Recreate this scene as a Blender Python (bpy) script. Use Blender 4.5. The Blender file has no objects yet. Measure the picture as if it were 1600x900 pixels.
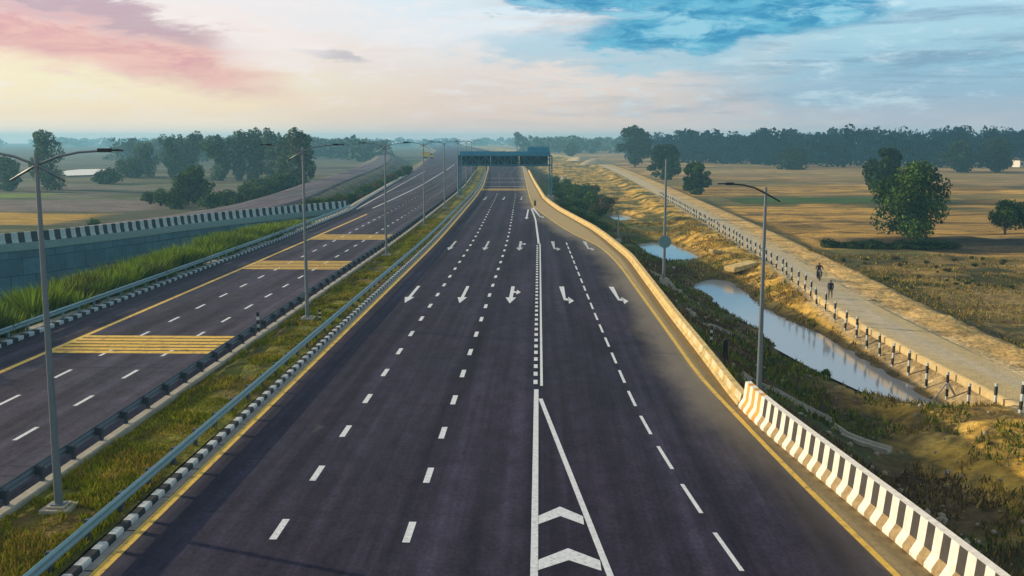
import bpy, bmesh, math, random
import numpy as np
from mathutils import Vector
R = math.radians
random.seed(7)
rng = np.random.default_rng(11)
sc = bpy.context.scene
col = sc.collection

# ------------------------------------------------------------------ camera, light, exposure
CAM_H = 10.0
TH = math.atan(232 / 1600)
PS = math.atan(47 / 1600 * math.cos(TH))
cam_d = bpy.data.cameras.new('camera')
cam_d.lens = 36.0; cam_d.sensor_width = 36.0
cam_d.clip_start = 0.1; cam_d.clip_end = 20000
cam = bpy.data.objects.new('camera', cam_d); col.objects.link(cam)
cam.location = (0, 0, CAM_H)
cam.rotation_euler = (R(90) - TH, 0, PS)
sc.camera = cam
sc.view_settings.view_transform = 'Standard'
sc.view_settings.look = 'None'
sc.view_settings.gamma = 1
sc.view_settings.use_curve_mapping = False
sc.view_settings.exposure = 0.22
try:
    sc.cycles.use_denoising = True
    sc.cycles.volume_bounces = 1
    sc.cycles.max_bounces = 6
    sc.cycles.transparent_max_bounces = 12
except Exception:
    pass

SUN_EL, SUN_AZ = 17.0, -68.0          # degrees; azimuth clockwise from +Y
sun_d = bpy.data.lights.new('sun', 'SUN')
sun_d.energy = 4.6; sun_d.angle = R(0.8); sun_d.color = (1.0, 0.80, 0.52)
sun = bpy.data.objects.new('sun', sun_d); col.objects.link(sun)
to_sun = Vector((math.sin(R(SUN_AZ)) * math.cos(R(SUN_EL)), math.cos(R(SUN_AZ)) * math.cos(R(SUN_EL)), math.sin(R(SUN_EL))))
sun.rotation_euler = to_sun.to_track_quat('Z', 'Y').to_euler()

HAZE_DENSITY = 0.00042
HAZE_COLOR = (0.29, 0.66, 0.93)

def lin(r, g, b, k=1.0):
    f = lambda c: ((c / 255 + 0.055) / 1.055) ** 2.4 if c > 10 else c / 255 / 12.92
    return (f(r) * k, f(g) * k, f(b) * k, 1.0)

# world: NISHITA sky with a sunset cloud layer defined over compass direction and height
world = bpy.data.worlds.new('World'); sc.world = world; world.use_nodes = True
wt = world.node_tree; wt.nodes.clear()
def wn(t): return wt.nodes.new(t)
def wire(a, b): wt.links.new(a, b)
def wmath(op, a, b=None, clamp=False):
    n = wn('ShaderNodeMath'); n.operation = op; n.use_clamp = clamp
    for i, v in enumerate((a, b)):
        if v is None: continue
        if isinstance(v, (int, float)): n.inputs[i].default_value = v
        else: wire(v, n.inputs[i])
    return n.outputs[0]
def wstep(v, lo, hi):
    n = wn('ShaderNodeMapRange'); n.interpolation_type = 'SMOOTHSTEP'
    wire(v, n.inputs['Value'])
    n.inputs['From Min'].default_value = lo; n.inputs['From Max'].default_value = hi
    if lo > hi:
        n.inputs['From Min'].default_value = hi; n.inputs['From Max'].default_value = lo
        n.inputs['To Min'].default_value = 1; n.inputs['To Max'].default_value = 0
    return n.outputs['Result']
def wmix(fac, a, b):
    n = wn('ShaderNodeMix'); n.data_type = 'RGBA'
    for s, v in ((n.inputs['Factor'], fac), (n.inputs[6], a), (n.inputs[7], b)):
        if isinstance(v, (int, float)): s.default_value = v
        elif isinstance(v, tuple): s.default_value = v
        else: wire(v, s)
    return n.outputs[2]
def wramp(v, stops):
    n = wn('ShaderNodeValToRGB'); wire(v, n.inputs[0])
    e = n.color_ramp.elements
    while len(e) < len(stops): e.new(0.5)
    for el, (p, c) in zip(e, stops): el.position = p; el.color = c
    return n.outputs[0]
tc = wn('ShaderNodeTexCoord'); sep = wn('ShaderNodeSeparateXYZ'); wire(tc.outputs['Generated'], sep.inputs[0])
SX = wmath('MULTIPLY', wmath('ARCTAN2', sep.outputs[0], sep.outputs[1]), 1600)      # azimuth, 1600 units per radian
SY = wmath('MULTIPLY', wmath('ARCSINE', sep.outputs[2]), 1600)                      # height
comb = wn('ShaderNodeCombineXYZ'); wire(SX, comb.inputs[0]); wire(SY, comb.inputs[1])
def wnoise(sx, sy, detail=5, rough=0.55, seed=0.0, dist=0.0, rot=-5):
    m = wn('ShaderNodeMapping'); wire(comb.outputs[0], m.inputs[0])
    m.inputs['Scale'].default_value = (sx, sy, 1); m.inputs['Location'].default_value = (seed, seed * 1.7, seed)
    m.inputs['Rotation'].default_value = (0, 0, R(rot))
    n = wn('ShaderNodeTexNoise'); wire(m.outputs[0], n.inputs['Vector'])
    n.inputs['Scale'].default_value = 1; n.inputs['Detail'].default_value = detail
    n.inputs['Roughness'].default_value = rough; n.inputs['Distortion'].default_value = dist
    return n.outputs['Fac']
N1 = wnoise(1 / 230, 1 / 55, 8, 0.62, 3.1, 0.6)
N2 = wnoise(1 / 110, 1 / 26, 8, 0.66, 9.4, 0.4)
N3 = wnoise(1 / 380, 1 / 34, 8, 0.62, 5.2, 0.8)
N4 = wnoise(1 / 70, 1 / 20, 9, 0.68, 2.7, 0.5)
def off_by(v, n, amt): return wmath('ADD', v, wmath('MULTIPLY', wmath('SUBTRACT', n, 0.5), amt))
SYd = off_by(off_by(SY, N1, 60), N2, 22)
SXd = off_by(SX, N1, 240)
K = 9.9
H = wmath('DIVIDE', SYd, 300, clamp=True)
left = wramp(H, [(0.00, lin(255, 236, 214, K)), (0.06, lin(255, 230, 202, K)), (0.14, lin(246, 222, 188, K)), (0.30, lin(240, 228, 194, K)),
                 (0.42, lin(238, 210, 188, K)), (0.55, lin(240, 224, 218, K)), (0.75, lin(232, 230, 234, K)), (1.0, lin(214, 218, 228, K))])
mid = wramp(H, [(0.00, lin(236, 218, 206, K)), (0.07, lin(232, 206, 192, K)), (0.18, lin(228, 206, 192, K)), (0.34, lin(226, 214, 208, K)),
                (0.50, lin(224, 228, 234, K)), (0.70, lin(210, 228, 238, K)), (1.0, lin(206, 220, 232, K))])
right = wramp(H, [(0.00, lin(214, 204, 204, K)), (0.10, lin(180, 186, 198, K)), (0.22, lin(148, 180, 202, K)), (0.36, lin(144, 188, 210, K)),
                  (0.50, lin(164, 204, 220, K)), (0.66, lin(172, 212, 230, K)), (0.85, lin(186, 212, 226, K)), (1.0, lin(192, 212, 226, K))])
sky = wmix(wstep(SXd, -520, -120), left, mid)
sky = wmix(wstep(SXd, 40, 460), sky, right)
# thin grey streaks
st = wmath('MULTIPLY', wstep(wmath('ADD', wmath('MULTIPLY', N3, .75), wmath('MULTIPLY', N4, .25)), 0.49, 0.63), wmath('MULTIPLY', wstep(SXd, -250, 100), wstep(SY, 6, 40)))
sky = wmix(wmath('MULTIPLY', st, 0.72), sky, wmix(wstep(SXd, 0, 450), lin(196, 190, 192, K), lin(112, 148, 176, K)))
wh = wmath('MULTIPLY', wstep(wmath('ADD', wmath('MULTIPLY', N2, .5), wmath('MULTIPLY', N4, .5)), 0.48, 0.64), wstep(SY, 15, 60))
sky = wmix(wmath('MULTIPLY', wh, 0.6), sky, wmix(wstep(SXd, -200, 100), lin(240, 232, 230, K), lin(212, 232, 240, K)))
# blue opening
def ell(cx, cy, rx, ry, sxv, syv):
    a = wmath('POWER', wmath('ABSOLUTE', wmath('DIVIDE', wmath('SUBTRACT', sxv, cx), rx)), 2)
    b = wmath('POWER', wmath('ABSOLUTE', wmath('DIVIDE', wmath('SUBTRACT', syv, cy), ry)), 2)
    return wmath('ADD', a, b)
SYe = off_by(off_by(off_by(SY, N1, 80), N2, 55), N4, 40)
SXe = off_by(off_by(SX, N2, 200), N4, 120)
hole = wstep(ell(280, 172, 230, 40, SXe, wmath('ADD', SYe, wmath('MULTIPLY', wmath('SUBTRACT', SX, 280), -.10))), 1.35, 0.5)
holeb = wstep(ell(190, 226, 260, 48, SXe, SYe), 1.25, 0.5)
hole = wmath('MAXIMUM', hole, holeb)
holec = wmath('MULTIPLY', wstep(ell(110, 132, 250, 34, SXe, SYe), 1.3, 0.3), .55)
sky = wmix(holec, sky, lin(120, 182, 208, K))
sky = wmix(hole, sky, wmix(wstep(N4, 0.38, 0.62), lin(40, 138, 182, K), lin(92, 176, 206, K)))
hole2 = wstep(ell(130, 228, 150, 24, off_by(SX, N2, 160), SYe), 1.3, 0.6)
sky = wmix(wmath('MULTIPLY', hole2, 0.9), sky, lin(30, 124, 176, K))
wisps = wmath('MULTIPLY', wmath('MULTIPLY', hole, wstep(wmath('ADD', wmath('MULTIPLY', N1, .55), wmath('MULTIPLY', N4, .45)), 0.50, 0.62)), 0.85)
sky = wmix(wisps, sky, lin(150, 202, 222, K))
# pink cloud bank rising to the left
bandc = wmath('ADD', 92, wmath('MULTIPLY', wmath('ADD', SX, 420), -0.17))
bd = wmath('DIVIDE', wmath('SUBTRACT', SYe, bandc), 52)
pink = wmath('MULTIPLY', wstep(wmath('ABSOLUTE', bd), 1.05, 0.2), wstep(off_by(SX, N1, 160), -330, -500))
sky = wmix(wmath('MULTIPLY', pink, 0.95), sky, wmix(wstep(N2, 0.36, 0.64), lin(210, 150, 158, K), lin(232, 182, 172, K)))
bd2 = wmath('DIVIDE', wmath('SUBTRACT', SYe, wmath('ADD', bandc, 46)), 24)
mauve = wmath('MULTIPLY', wstep(wmath('ABSOLUTE', bd2), 1.1, 0.2), wstep(off_by(SX, N1, 160), -400, -540))
sky = wmix(wmath('MULTIPLY', mauve, 0.8), sky, lin(176, 140, 158, K))
cl = wstep(ell(-318, 126, 58, 10, off_by(SX, N4, 60), off_by(off_by(wmath('ADD', SY, wmath('MULTIPLY', wmath('ADD', SX, 318), .12)), N2, 22), N4, 22)), 1.3, 0.3)
sky = wmix(wmath('MULTIPLY', cl, 0.75), sky, lin(182, 178, 188, K))
br = wstep(ell(-405, 132, 90, 30, SX, off_by(SY, N2, 20)), 1.4, 0.0)
sky = wmix(wmath('MULTIPLY', br, 0.7), sky, lin(238, 228, 226, K))
nish = wn('ShaderNodeTexSky'); nish.sky_type = 'NISHITA'; nish.sun_disc = False
nish.sun_elevation = R(SUN_EL); nish.sun_rotation = R(SUN_AZ % 360)
nish.dust_density = 2.0
over = wmath('ADD', 0.10, wmath('MULTIPLY', wstep(SY, 400, 1100), 0.5))
sky = wmix(over, sky, nish.outputs[0])
bg = wn('ShaderNodeBackground'); bg.inputs['Strength'].default_value = 0.1
wire(sky, bg.inputs['Color'])
out = wn('ShaderNodeOutputWorld'); wire(bg.outputs[0], out.inputs[0])

# ------------------------------------------------------------------ helpers
def G(x, y, z=0.0):
    """world point at height z that stands on the sight line of photo pixel (x, y) of 1600x900"""
    u, v, k = x - 800, y - 450, CAM_H - z
    d = 1600 * math.sin(TH) + v * math.cos(TH); w = 1600 * math.cos(TH) - v * math.sin(TH)
    return (k * (u * math.cos(PS) - w * math.sin(PS)) / d, k * (u * math.sin(PS) + w * math.cos(PS)) / d)

def tag(o, label=None, cat=None, group=None, kind=None):
    if label: o['label'] = label
    if cat: o['category'] = cat
    if group: o['group'] = group
    if kind: o['kind'] = kind
    return o
def empty(name, loc=(0, 0, 0), rz=0.0):
    o = bpy.data.objects.new(name, None); col.objects.link(o)
    o.empty_display_size = 0.3; o.location = loc; o.rotation_euler = (0, 0, rz)
    return o
def copy_tree(o, parent=None):
    c = o.copy(); col.objects.link(c); c.parent = parent
    for ch in [q for q in o.children]:
        copy_tree(ch, c)
    return c

class MB:
    def __init__(s): s.v = []; s.f = []; s.m = []; s.uv = []; s.use_uv = False
    def vert(s, p): s.v.append(tuple(p)); return len(s.v) - 1
    def face(s, pts, m=0, uv=None):
        i = [s.vert(p) for p in pts]; s.f.append(i); s.m.append(m)
        if uv: s.use_uv = True
        s.uv.append(uv or [(0, 0)] * len(i))
    def box(s, c, d, m=0, rz=0.0, rx=0.0, ry=0.0):
        from mathutils import Euler
        e = Euler((rx, ry, rz)).to_matrix(); c = Vector(c)
        p = [c + e @ Vector((sx * d[0] / 2, sy * d[1] / 2, sz * d[2] / 2)) for sx in (-1, 1) for sy in (-1, 1) for sz in (-1, 1)]
        b = len(s.v); s.v += [tuple(q) for q in p]
        for f in ((0, 1, 3, 2), (4, 6, 7, 5), (0, 4, 5, 1), (2, 3, 7, 6), (0, 2, 6, 4), (1, 5, 7, 3)):
            s.f.append([b + k for k in f]); s.m.append(m); s.uv.append([(0, 0)] * 4)
    def tube(s, pts, radii, n=8, m=0, cap=True):
        pts = [Vector(p) for p in pts]
        if isinstance(radii, (int, float)): radii = [radii] * len(pts)
        rings = []
        for i, p in enumerate(pts):
            t = (pts[min(i + 1, len(pts) - 1)] - pts[max(i - 1, 0)]).normalized()
            a = Vector((0, 0, 1)) if abs(t.z) < 0.9 else Vector((1, 0, 0))
            x = t.cross(a).normalized(); y = t.cross(x)
            b = len(s.v)
            for k in range(n):
                an = 2 * math.pi * k / n
                s.v.append(tuple(p + (x * math.cos(an) + y * math.sin(an)) * radii[i]))
            rings.append(b)
        for a, b in zip(rings, rings[1:]):
            for k in range(n):
                s.f.append([a + k, b + k, b + (k + 1) % n, a + (k + 1) % n]); s.m.append(m); s.uv.append([(0, 0)] * 4)
        if cap:
            s.f.append([rings[0] + k for k in range(n)]); s.m.append(m); s.uv.append([(0, 0)] * n)
            s.f.append([rings[-1] + k for k in reversed(range(n))]); s.m.append(m); s.uv.append([(0, 0)] * n)
    def sweep(s, path, prof, m=0, mats=None, closed=False, caps=True, uvlen=False):
        """path: list of (x,y,z,nx,ny) where n is the sideways direction; prof: list of (side, up)"""
        rows = []; L = 0.0
        for i, (x, y, z, nx, ny) in enumerate(path):
            if i: L += math.hypot(x - path[i - 1][0], y - path[i - 1][1])
            rows.append((len(s.v), L))
            for a, b in prof: s.v.append((x + nx * a, y + ny * a, z + b))
        n = len(prof); e = n if closed else n - 1
        for i in range(len(path) - 1):
            for k in range(e):
                k2 = (k + 1) % n
                s.f.append([rows[i][0] + k, rows[i + 1][0] + k, rows[i + 1][0] + k2, rows[i][0] + k2])
                s.m.append(mats(i, k) if mats else m)
                if uvlen:
                    s.use_uv = True
                    s.uv.append([(rows[i][1], prof[k][1]), (rows[i + 1][1], prof[k][1]), (rows[i + 1][1], prof[k2][1]), (rows[i][1], prof[k2][1])])
                else: s.uv.append([(0, 0)] * 4)
        if caps and closed:
            s.f.append([rows[0][0] + k for k in range(n)]); s.m.append(m); s.uv.append([(0, 0)] * n)
            s.f.append([rows[-1][0] + k for k in reversed(range(n))]); s.m.append(m); s.uv.append([(0, 0)] * n)
    def build(s, name, mats, parent=None, smooth=False, loc=None, fix=True):
        me = bpy.data.meshes.new(name); me.from_pydata(s.v, [], s.f)
        if not isinstance(mats, (list, tuple)): mats = [mats]
        for m in mats: me.materials.append(m)
        me.polygons.foreach_set('material_index', s.m)
        if s.use_uv:
            uvl = me.uv_layers.new(name='UVMap')
            uvl.data.foreach_set('uv', [c for f in s.uv for p in f for c in p])
        if fix:
            bm = bmesh.new(); bm.from_mesh(me); bmesh.ops.recalc_face_normals(bm, faces=bm.faces); bm.to_mesh(me); bm.free()
        if smooth: me.polygons.foreach_set('use_smooth', [True] * len(me.polygons))
        me.update()
        o = bpy.data.objects.new(name, me); col.objects.link(o); o.parent = parent
        if loc: o.location = loc
        return o

def fast_mesh(name, v, f, mats, parent=None, midx=None, colors=None, smooth=False):
    me = bpy.data.meshes.new(name); v = np.asarray(v, np.float32); f = np.asarray(f, np.int32)
    me.vertices.add(len(v)); me.vertices.foreach_set('co', v.ravel())
    k = f.shape[1]; me.loops.add(f.size); me.loops.foreach_set('vertex_index', f.ravel())
    me.polygons.add(len(f)); me.polygons.foreach_set('loop_start', np.arange(len(f), dtype=np.int32) * k)
    me.polygons.foreach_set('loop_total', np.full(len(f), k, np.int32))
    for m in (mats if isinstance(mats, (list, tuple)) else [mats]): me.materials.append(m)
    if midx is not None: me.polygons.foreach_set('material_index', np.asarray(midx, np.int32))
    if smooth: me.polygons.foreach_set('use_smooth', np.ones(len(f), bool))
    me.update(calc_edges=True)
    if colors is not None:
        a = me.color_attributes.new('tint', 'FLOAT_COLOR', 'POINT')
        c = np.ones((len(v), 4), np.float32); c[:, :3] = colors
        a.data.foreach_set('color', c.ravel())
    me.validate()
    o = bpy.data.objects.new(name, me); col.objects.link(o); o.parent = parent
    return o

# value noise
_tab = np.random.default_rng(5).random((256, 256))
def vnoise(x, y):
    x = np.asarray(x, float); y = np.asarray(y, float)
    xi = np.floor(x).astype(int); yi = np.floor(y).astype(int); fx = x - xi; fy = y - yi
    fx = fx * fx * (3 - 2 * fx); fy = fy * fy * (3 - 2 * fy)
    t = lambda a, b: _tab[a % 256, b % 256]
    return (t(xi, yi) * (1 - fx) + t(xi + 1, yi) * fx) * (1 - fy) + (t(xi, yi + 1) * (1 - fx) + t(xi + 1, yi + 1) * fx) * fy
def fbm(x, y, o=4):
    s = 0; a = 0.5; n = 0
    for k in range(o):
        s = s + a * vnoise(x * 2 ** k + 17 * k, y * 2 ** k + 31 * k); n += a; a *= 0.5
    return s / n

# ------------------------------------------------------------------ materials
def mat(name, rgb, rough=0.8, vary=0.25, scale=3.0, bump=0.0, bscale=20.0, metal=0.0, island=0.0, stretch=(1, 1, 1), spec=0.3, bdist=.05):
    m = bpy.data.materials.new(name); m.use_nodes = True
    t = m.node_tree; p = t.nodes['Principled BSDF']
    p.inputs['Roughness'].default_value = rough; p.inputs['Metallic'].default_value = metal
    p.inputs['Specular IOR Level'].default_value = spec
    tcn = t.nodes.new('ShaderNodeTexCoord'); mp = t.nodes.new('ShaderNodeMapping'); mp.inputs['Scale'].default_value = stretch
    t.links.new(tcn.outputs['Object'], mp.inputs[0])
    n = t.nodes.new('ShaderNodeTexNoise'); n.inputs['Scale'].default_value = scale; n.inputs['Detail'].default_value = 6
    n.inputs['Roughness'].default_value = 0.65
    t.links.new(mp.outputs[0], n.inputs['Vector'])
    mr = t.nodes.new('ShaderNodeMapRange'); mr.inputs['From Min'].default_value = 0.25; mr.inputs['From Max'].default_value = 0.75
    mr.inputs['To Min'].default_value = 1 - vary; mr.inputs['To Max'].default_value = 1 + vary
    t.links.new(n.outputs['Fac'], mr.inputs['Value'])
    val = mr.outputs[0]
    if island:
        g = t.nodes.new('ShaderNodeNewGeometry'); mi = t.nodes.new('ShaderNodeMapRange')
        mi.inputs['To Min'].default_value = 1 - island; mi.inputs['To Max'].default_value = 1 + island
        t.links.new(g.outputs['Random Per Island'], mi.inputs['Value'])
        mu = t.nodes.new('ShaderNodeMath'); mu.operation = 'MULTIPLY'
        t.links.new(val, mu.inputs[0]); t.links.new(mi.outputs[0], mu.inputs[1]); val = mu.outputs[0]
    vm = t.nodes.new('ShaderNodeVectorMath'); vm.operation = 'SCALE'; vm.inputs[0].default_value = rgb
    t.links.new(val, vm.inputs['Scale']); t.links.new(vm.outputs[0], p.inputs['Base Color'])
    if bump:
        n2 = t.nodes.new('ShaderNodeTexNoise'); n2.inputs['Scale'].default_value = bscale; n2.inputs['Detail'].default_value = 4
        t.links.new(tcn.outputs['Object'], n2.inputs['Vector'])
        b = t.nodes.new('ShaderNodeBump'); b.inputs['Strength'].default_value = bump; b.inputs['Distance'].default_value = bdist
        t.links.new(n2.outputs['Fac'], b.inputs['Height']); t.links.new(b.outputs[0], p.inputs['Normal'])
    return m
def leaf_mat(name, rgb, island=0.45):
    m = mat(name, rgb, 0.7, 0.3, 0.5, island=island, spec=0.0)
    t = m.node_tree; p = t.nodes['Principled BSDF']; o = t.nodes['Material Output']
    tr = t.nodes.new('ShaderNodeBsdfTranslucent'); mx = t.nodes.new('ShaderNodeMixShader'); mx.inputs[0].default_value = 0.22
    src = p.inputs['Base Color'].links[0].from_socket
    t.links.new(src, tr.inputs[0]); t.links.new(p.outputs[0], mx.inputs[1]); t.links.new(tr.outputs[0], mx.inputs[2]); t.links.new(mx.outputs[0], o.inputs[0])
    return m
def tint_mat(name, rough=0.95, scale=2.2, vary=0.5, bump=0.9, bscale=2.8):
    m = mat(name, (1, 1, 1), rough, vary, scale, bump, bscale, spec=0.1, bdist=.18)
    t = m.node_tree; p = t.nodes['Principled BSDF']
    a = t.nodes.new('ShaderNodeVertexColor'); a.layer_name = 'tint'
    vm = [n for n in t.nodes if n.bl_idname == 'ShaderNodeVectorMath'][0]
    t.links.new(a.outputs[0], vm.inputs[0])
    return m

M = {}
M['white_paint'] = mat('white_paint', (0.74, 0.77, 0.76), 0.6, 0.12, 6)
M['ramp_white'] = mat('ramp_parapet_white', (0.36, 0.45, 0.46), 0.8, .2, 3); M['ramp_black'] = mat('ramp_parapet_black', (0.02, 0.035, 0.045), .8, .2, 3)
M['yellow_paint'] = mat('yellow_paint', (0.62, 0.40, 0.07), 0.6, 0.2, 4)
def worn(name, rgb, under, th=.40, scale=5.0):
    m = mat(name, rgb, .7, .2, 5); t = m.node_tree; p = t.nodes['Principled BSDF']; src = p.inputs['Base Color'].links[0].from_socket
    tcn = t.nodes.new('ShaderNodeTexCoord'); n = t.nodes.new('ShaderNodeTexNoise'); n.inputs['Scale'].default_value = scale; n.inputs['Detail'].default_value = 7; n.inputs['Roughness'].default_value = .75
    t.links.new(tcn.outputs['Object'], n.inputs['Vector']); q = t.nodes.new('ShaderNodeMapRange'); q.inputs['From Min'].default_value = th - .06; q.inputs['From Max'].default_value = th + .08
    t.links.new(n.outputs['Fac'], q.inputs['Value']); mx = t.nodes.new('ShaderNodeMix'); mx.data_type = 'RGBA'; mx.inputs[6].default_value = under + (1,)
    t.links.new(q.outputs[0], mx.inputs['Factor']); t.links.new(src, mx.inputs[7]); t.links.new(mx.outputs[2], p.inputs['Base Color']); return m
M['white_paint'] = worn('white_paint', (0.62, 0.65, 0.66), (.15, .15, .16), .37, 9.0)
M['white_faded'] = worn('faded_white_paint', (0.50, 0.53, 0.54), (.07, .07, .08), .43)
M['yellow_paint'] = worn('yellow_paint', (0.66, 0.43, 0.07), (.2, .15, .07), .39, 3.0)
M['yellow_worn'] = worn('worn_yellow_paint', (0.70, 0.44, 0.05), (.2, .14, .05), .41, 2.2)
M['galv'] = mat('galvanised_steel', (0.20, 0.33, 0.35), 0.5, 0.15, 3, metal=0.35, spec=0.4)
M['galv_back'] = mat('rail_back_steel', (0.11, 0.14, 0.17), 0.55, 0.2, 3, metal=.2)  # darker steel tone for the rail seen from behind
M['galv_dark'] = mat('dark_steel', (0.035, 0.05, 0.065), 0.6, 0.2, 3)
M['pole'] = mat('pole_steel', (0.15, 0.19, 0.21), 0.45, 0.12, 2, metal=0.4, spec=0.4)
M['lamp_dark'] = mat('lamp_housing', (0.018, 0.02, 0.026), 0.5, 0.2, 5)
M['concrete'] = mat('concrete', (0.36, 0.33, 0.26), 0.9, 0.25, 2.5, 0.3, 15)
M['slab'] = mat('paving_slab', (0.27, 0.25, 0.22), 0.9, 0.35, 2.5, 0.3, 12)
M['kerb_white'] = mat('kerb_white_paint', (0.46, 0.50, 0.49), 0.75, 0.25, 4)
M['kerb_black'] = mat('kerb_black_paint', (0.022, 0.026, 0.03), 0.75, 0.3, 4)
M['barrier_white'] = mat('barrier_white_paint', (0.70, 0.67, 0.59), 0.8, 0.26, 5)
M['barrier_black'] = mat('barrier_black_paint', (0.045, 0.042, 0.04), 0.75, 0.3, 3)
M['barrier_dust'] = mat('barrier_dusty_foot', (0.30, 0.22, 0.11), 0.9, 0.4, 5)
M['barrier_orange'] = mat('barrier_faded_orange', (0.55, 0.30, 0.07), 0.8, 0.3, 4)
M['sandy'] = mat('sandy_concrete', (0.50, 0.375, 0.155), 0.9, 0.45, 2.4, 0.35, 9)
M['gantry'] = mat('gantry_teal_steel', (0.03, 0.16, 0.21), 0.5, 0.15, 2, spec=0.4)
M['gantry_dark'] = mat('gantry_dark_panel', (0.012, 0.085, 0.14), 0.5, 0.2, 1, spec=0.4)
M['gantry_light'] = mat('gantry_pale_blue_steel', (0.05, 0.26, 0.38), 0.5, 0.15, 2, spec=0.3)
M['sign_back'] = mat('sign_back', (0.12, 0.24, 0.24), 0.6, 0.15, 3)
M['bark'] = mat('bark', (0.055, 0.042, 0.03), 0.95, 0.35, 6, 0.6, 12)
M['leaf_dark'] = leaf_mat('dark_leaf', (0.028, 0.056, 0.022))
M['leaf_tree'] = leaf_mat('field_tree_leaf', (0.09, 0.16, 0.028))
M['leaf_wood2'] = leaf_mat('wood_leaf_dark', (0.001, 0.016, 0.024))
M['leaf_wood'] = leaf_mat('wood_leaf', (0.001, 0.022, 0.044))  # teal of the distant haze put into both wood leaf colours
M['leaf_mid'] = leaf_mat('mid_leaf', (0.065, 0.115, 0.026))
M['leaf_light'] = leaf_mat('light_leaf', (0.08, 0.14, 0.028))
M['leaf_grey'] = leaf_mat('grey_leaf', (0.10, 0.15, 0.095))  # greyed and lightened: thicker haze put into the leaf colour
M['leaf_brown'] = leaf_mat('brown_leaf', (0.12, 0.085, 0.04))
M['reed'] = leaf_mat('reed_blade', (0.16, 0.24, 0.024), 0.55)
M['grass'] = leaf_mat('grass_blade', (0.18, 0.20, 0.010), 0.55)
M['grass_dry'] = leaf_mat('dry_grass_blade', (0.33, 0.23, 0.05), 0.55)
M['black'] = mat('black_cloth', (0.015, 0.015, 0.017), 0.8, 0.2, 5)
M['brown_cloth'] = mat('brown_cloth', (0.19, 0.14, 0.08), 0.9, 0.2, 5)
M['green_cloth'] = mat('dark_blue_cloth', (0.02, 0.028, 0.04), 0.9, 0.2, 5)
M['skin'] = mat('skin', (0.20, 0.11, 0.07), 0.6, 0.1, 5)
M['hair'] = mat('hair', (0.012, 0.011, 0.01), 0.7, 0.2, 5)
M['rubber'] = mat('rubber', (0.015, 0.015, 0.015), 0.85, 0.2, 5)
M['truck_yellow'] = mat('truck_yellow', (0.62, 0.42, 0.06), 0.6, 0.15, 1)
M['glass_dark'] = mat('dark_glass', (0.02, 0.03, 0.035), 0.1, 0.1, 1, spec=0.6)
M['stone'] = mat('field_stone', (0.30, 0.25, 0.17), 0.95, 0.35, 2)
M['sand'] = mat('loose_sand', (0.46, 0.37, 0.22), 0.95, 0.2, 0.8, 0.5, 3)
M['house_white'] = mat('whitewash', (0.72, 0.70, 0.64), 0.85, 0.15, 1)
M['roof'] = mat('roof_sheet', (0.22, 0.17, 0.14), 0.8, 0.2, 1)
M['ground'] = tint_mat('ground_soil')
def add_streaks(m, st, lo, hi):
    t = m.node_tree; p = t.nodes['Principled BSDF']; src = p.inputs['Base Color'].links[0].from_socket
    tcn = t.nodes.new('ShaderNodeTexCoord'); mp = t.nodes.new('ShaderNodeMapping'); mp.inputs['Scale'].default_value = st
    n = t.nodes.new('ShaderNodeTexNoise'); n.inputs['Scale'].default_value = 1; n.inputs['Detail'].default_value = 7; n.inputs['Roughness'].default_value = .7
    q = t.nodes.new('ShaderNodeMapRange'); q.inputs['From Min'].default_value = .35; q.inputs['From Max'].default_value = .65; q.inputs['To Min'].default_value = lo; q.inputs['To Max'].default_value = hi
    v = t.nodes.new('ShaderNodeVectorMath'); v.operation = 'SCALE'
    t.links.new(tcn.outputs['Object'], mp.inputs[0]); t.links.new(mp.outputs[0], n.inputs['Vector']); t.links.new(n.outputs['Fac'], q.inputs['Value'])
    t.links.new(src, v.inputs[0]); t.links.new(q.outputs[0], v.inputs['Scale']); t.links.new(v.outputs[0], p.inputs['Base Color'])
add_streaks(M['ground'], (.10, .38, 1), .58, 1.36)
M['median_soil'] = tint_mat('median_soil', scale=2.5, bscale=6)
M['service'] = tint_mat('service_road_gravel', bump=.3, bscale=8, vary=.2)

def water_mat():
    m = bpy.data.materials.new('still_water'); m.use_nodes = True; t = m.node_tree; p = t.nodes['Principled BSDF']
    p.inputs['Base Color'].default_value = (0.40, 0.42, 0.41, 1); p.inputs['Roughness'].default_value = 0.10
    p.inputs['Specular IOR Level'].default_value = 1.0; p.inputs['IOR'].default_value = 1.6
    n = t.nodes.new('ShaderNodeTexNoise'); n.inputs['Scale'].default_value = 0.9; n.inputs['Detail'].default_value = 3
    tcn = t.nodes.new('ShaderNodeTexCoord'); t.links.new(tcn.outputs['Object'], n.inputs['Vector'])
    b = t.nodes.new('ShaderNodeBump'); b.inputs['Strength'].default_value = 0.04; b.inputs['Distance'].default_value = 0.1
    t.links.new(n.outputs['Fac'], b.inputs['Height']); t.links.new(b.outputs[0], p.inputs['Normal'])
    return m
M['water'] = water_mat()

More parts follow.
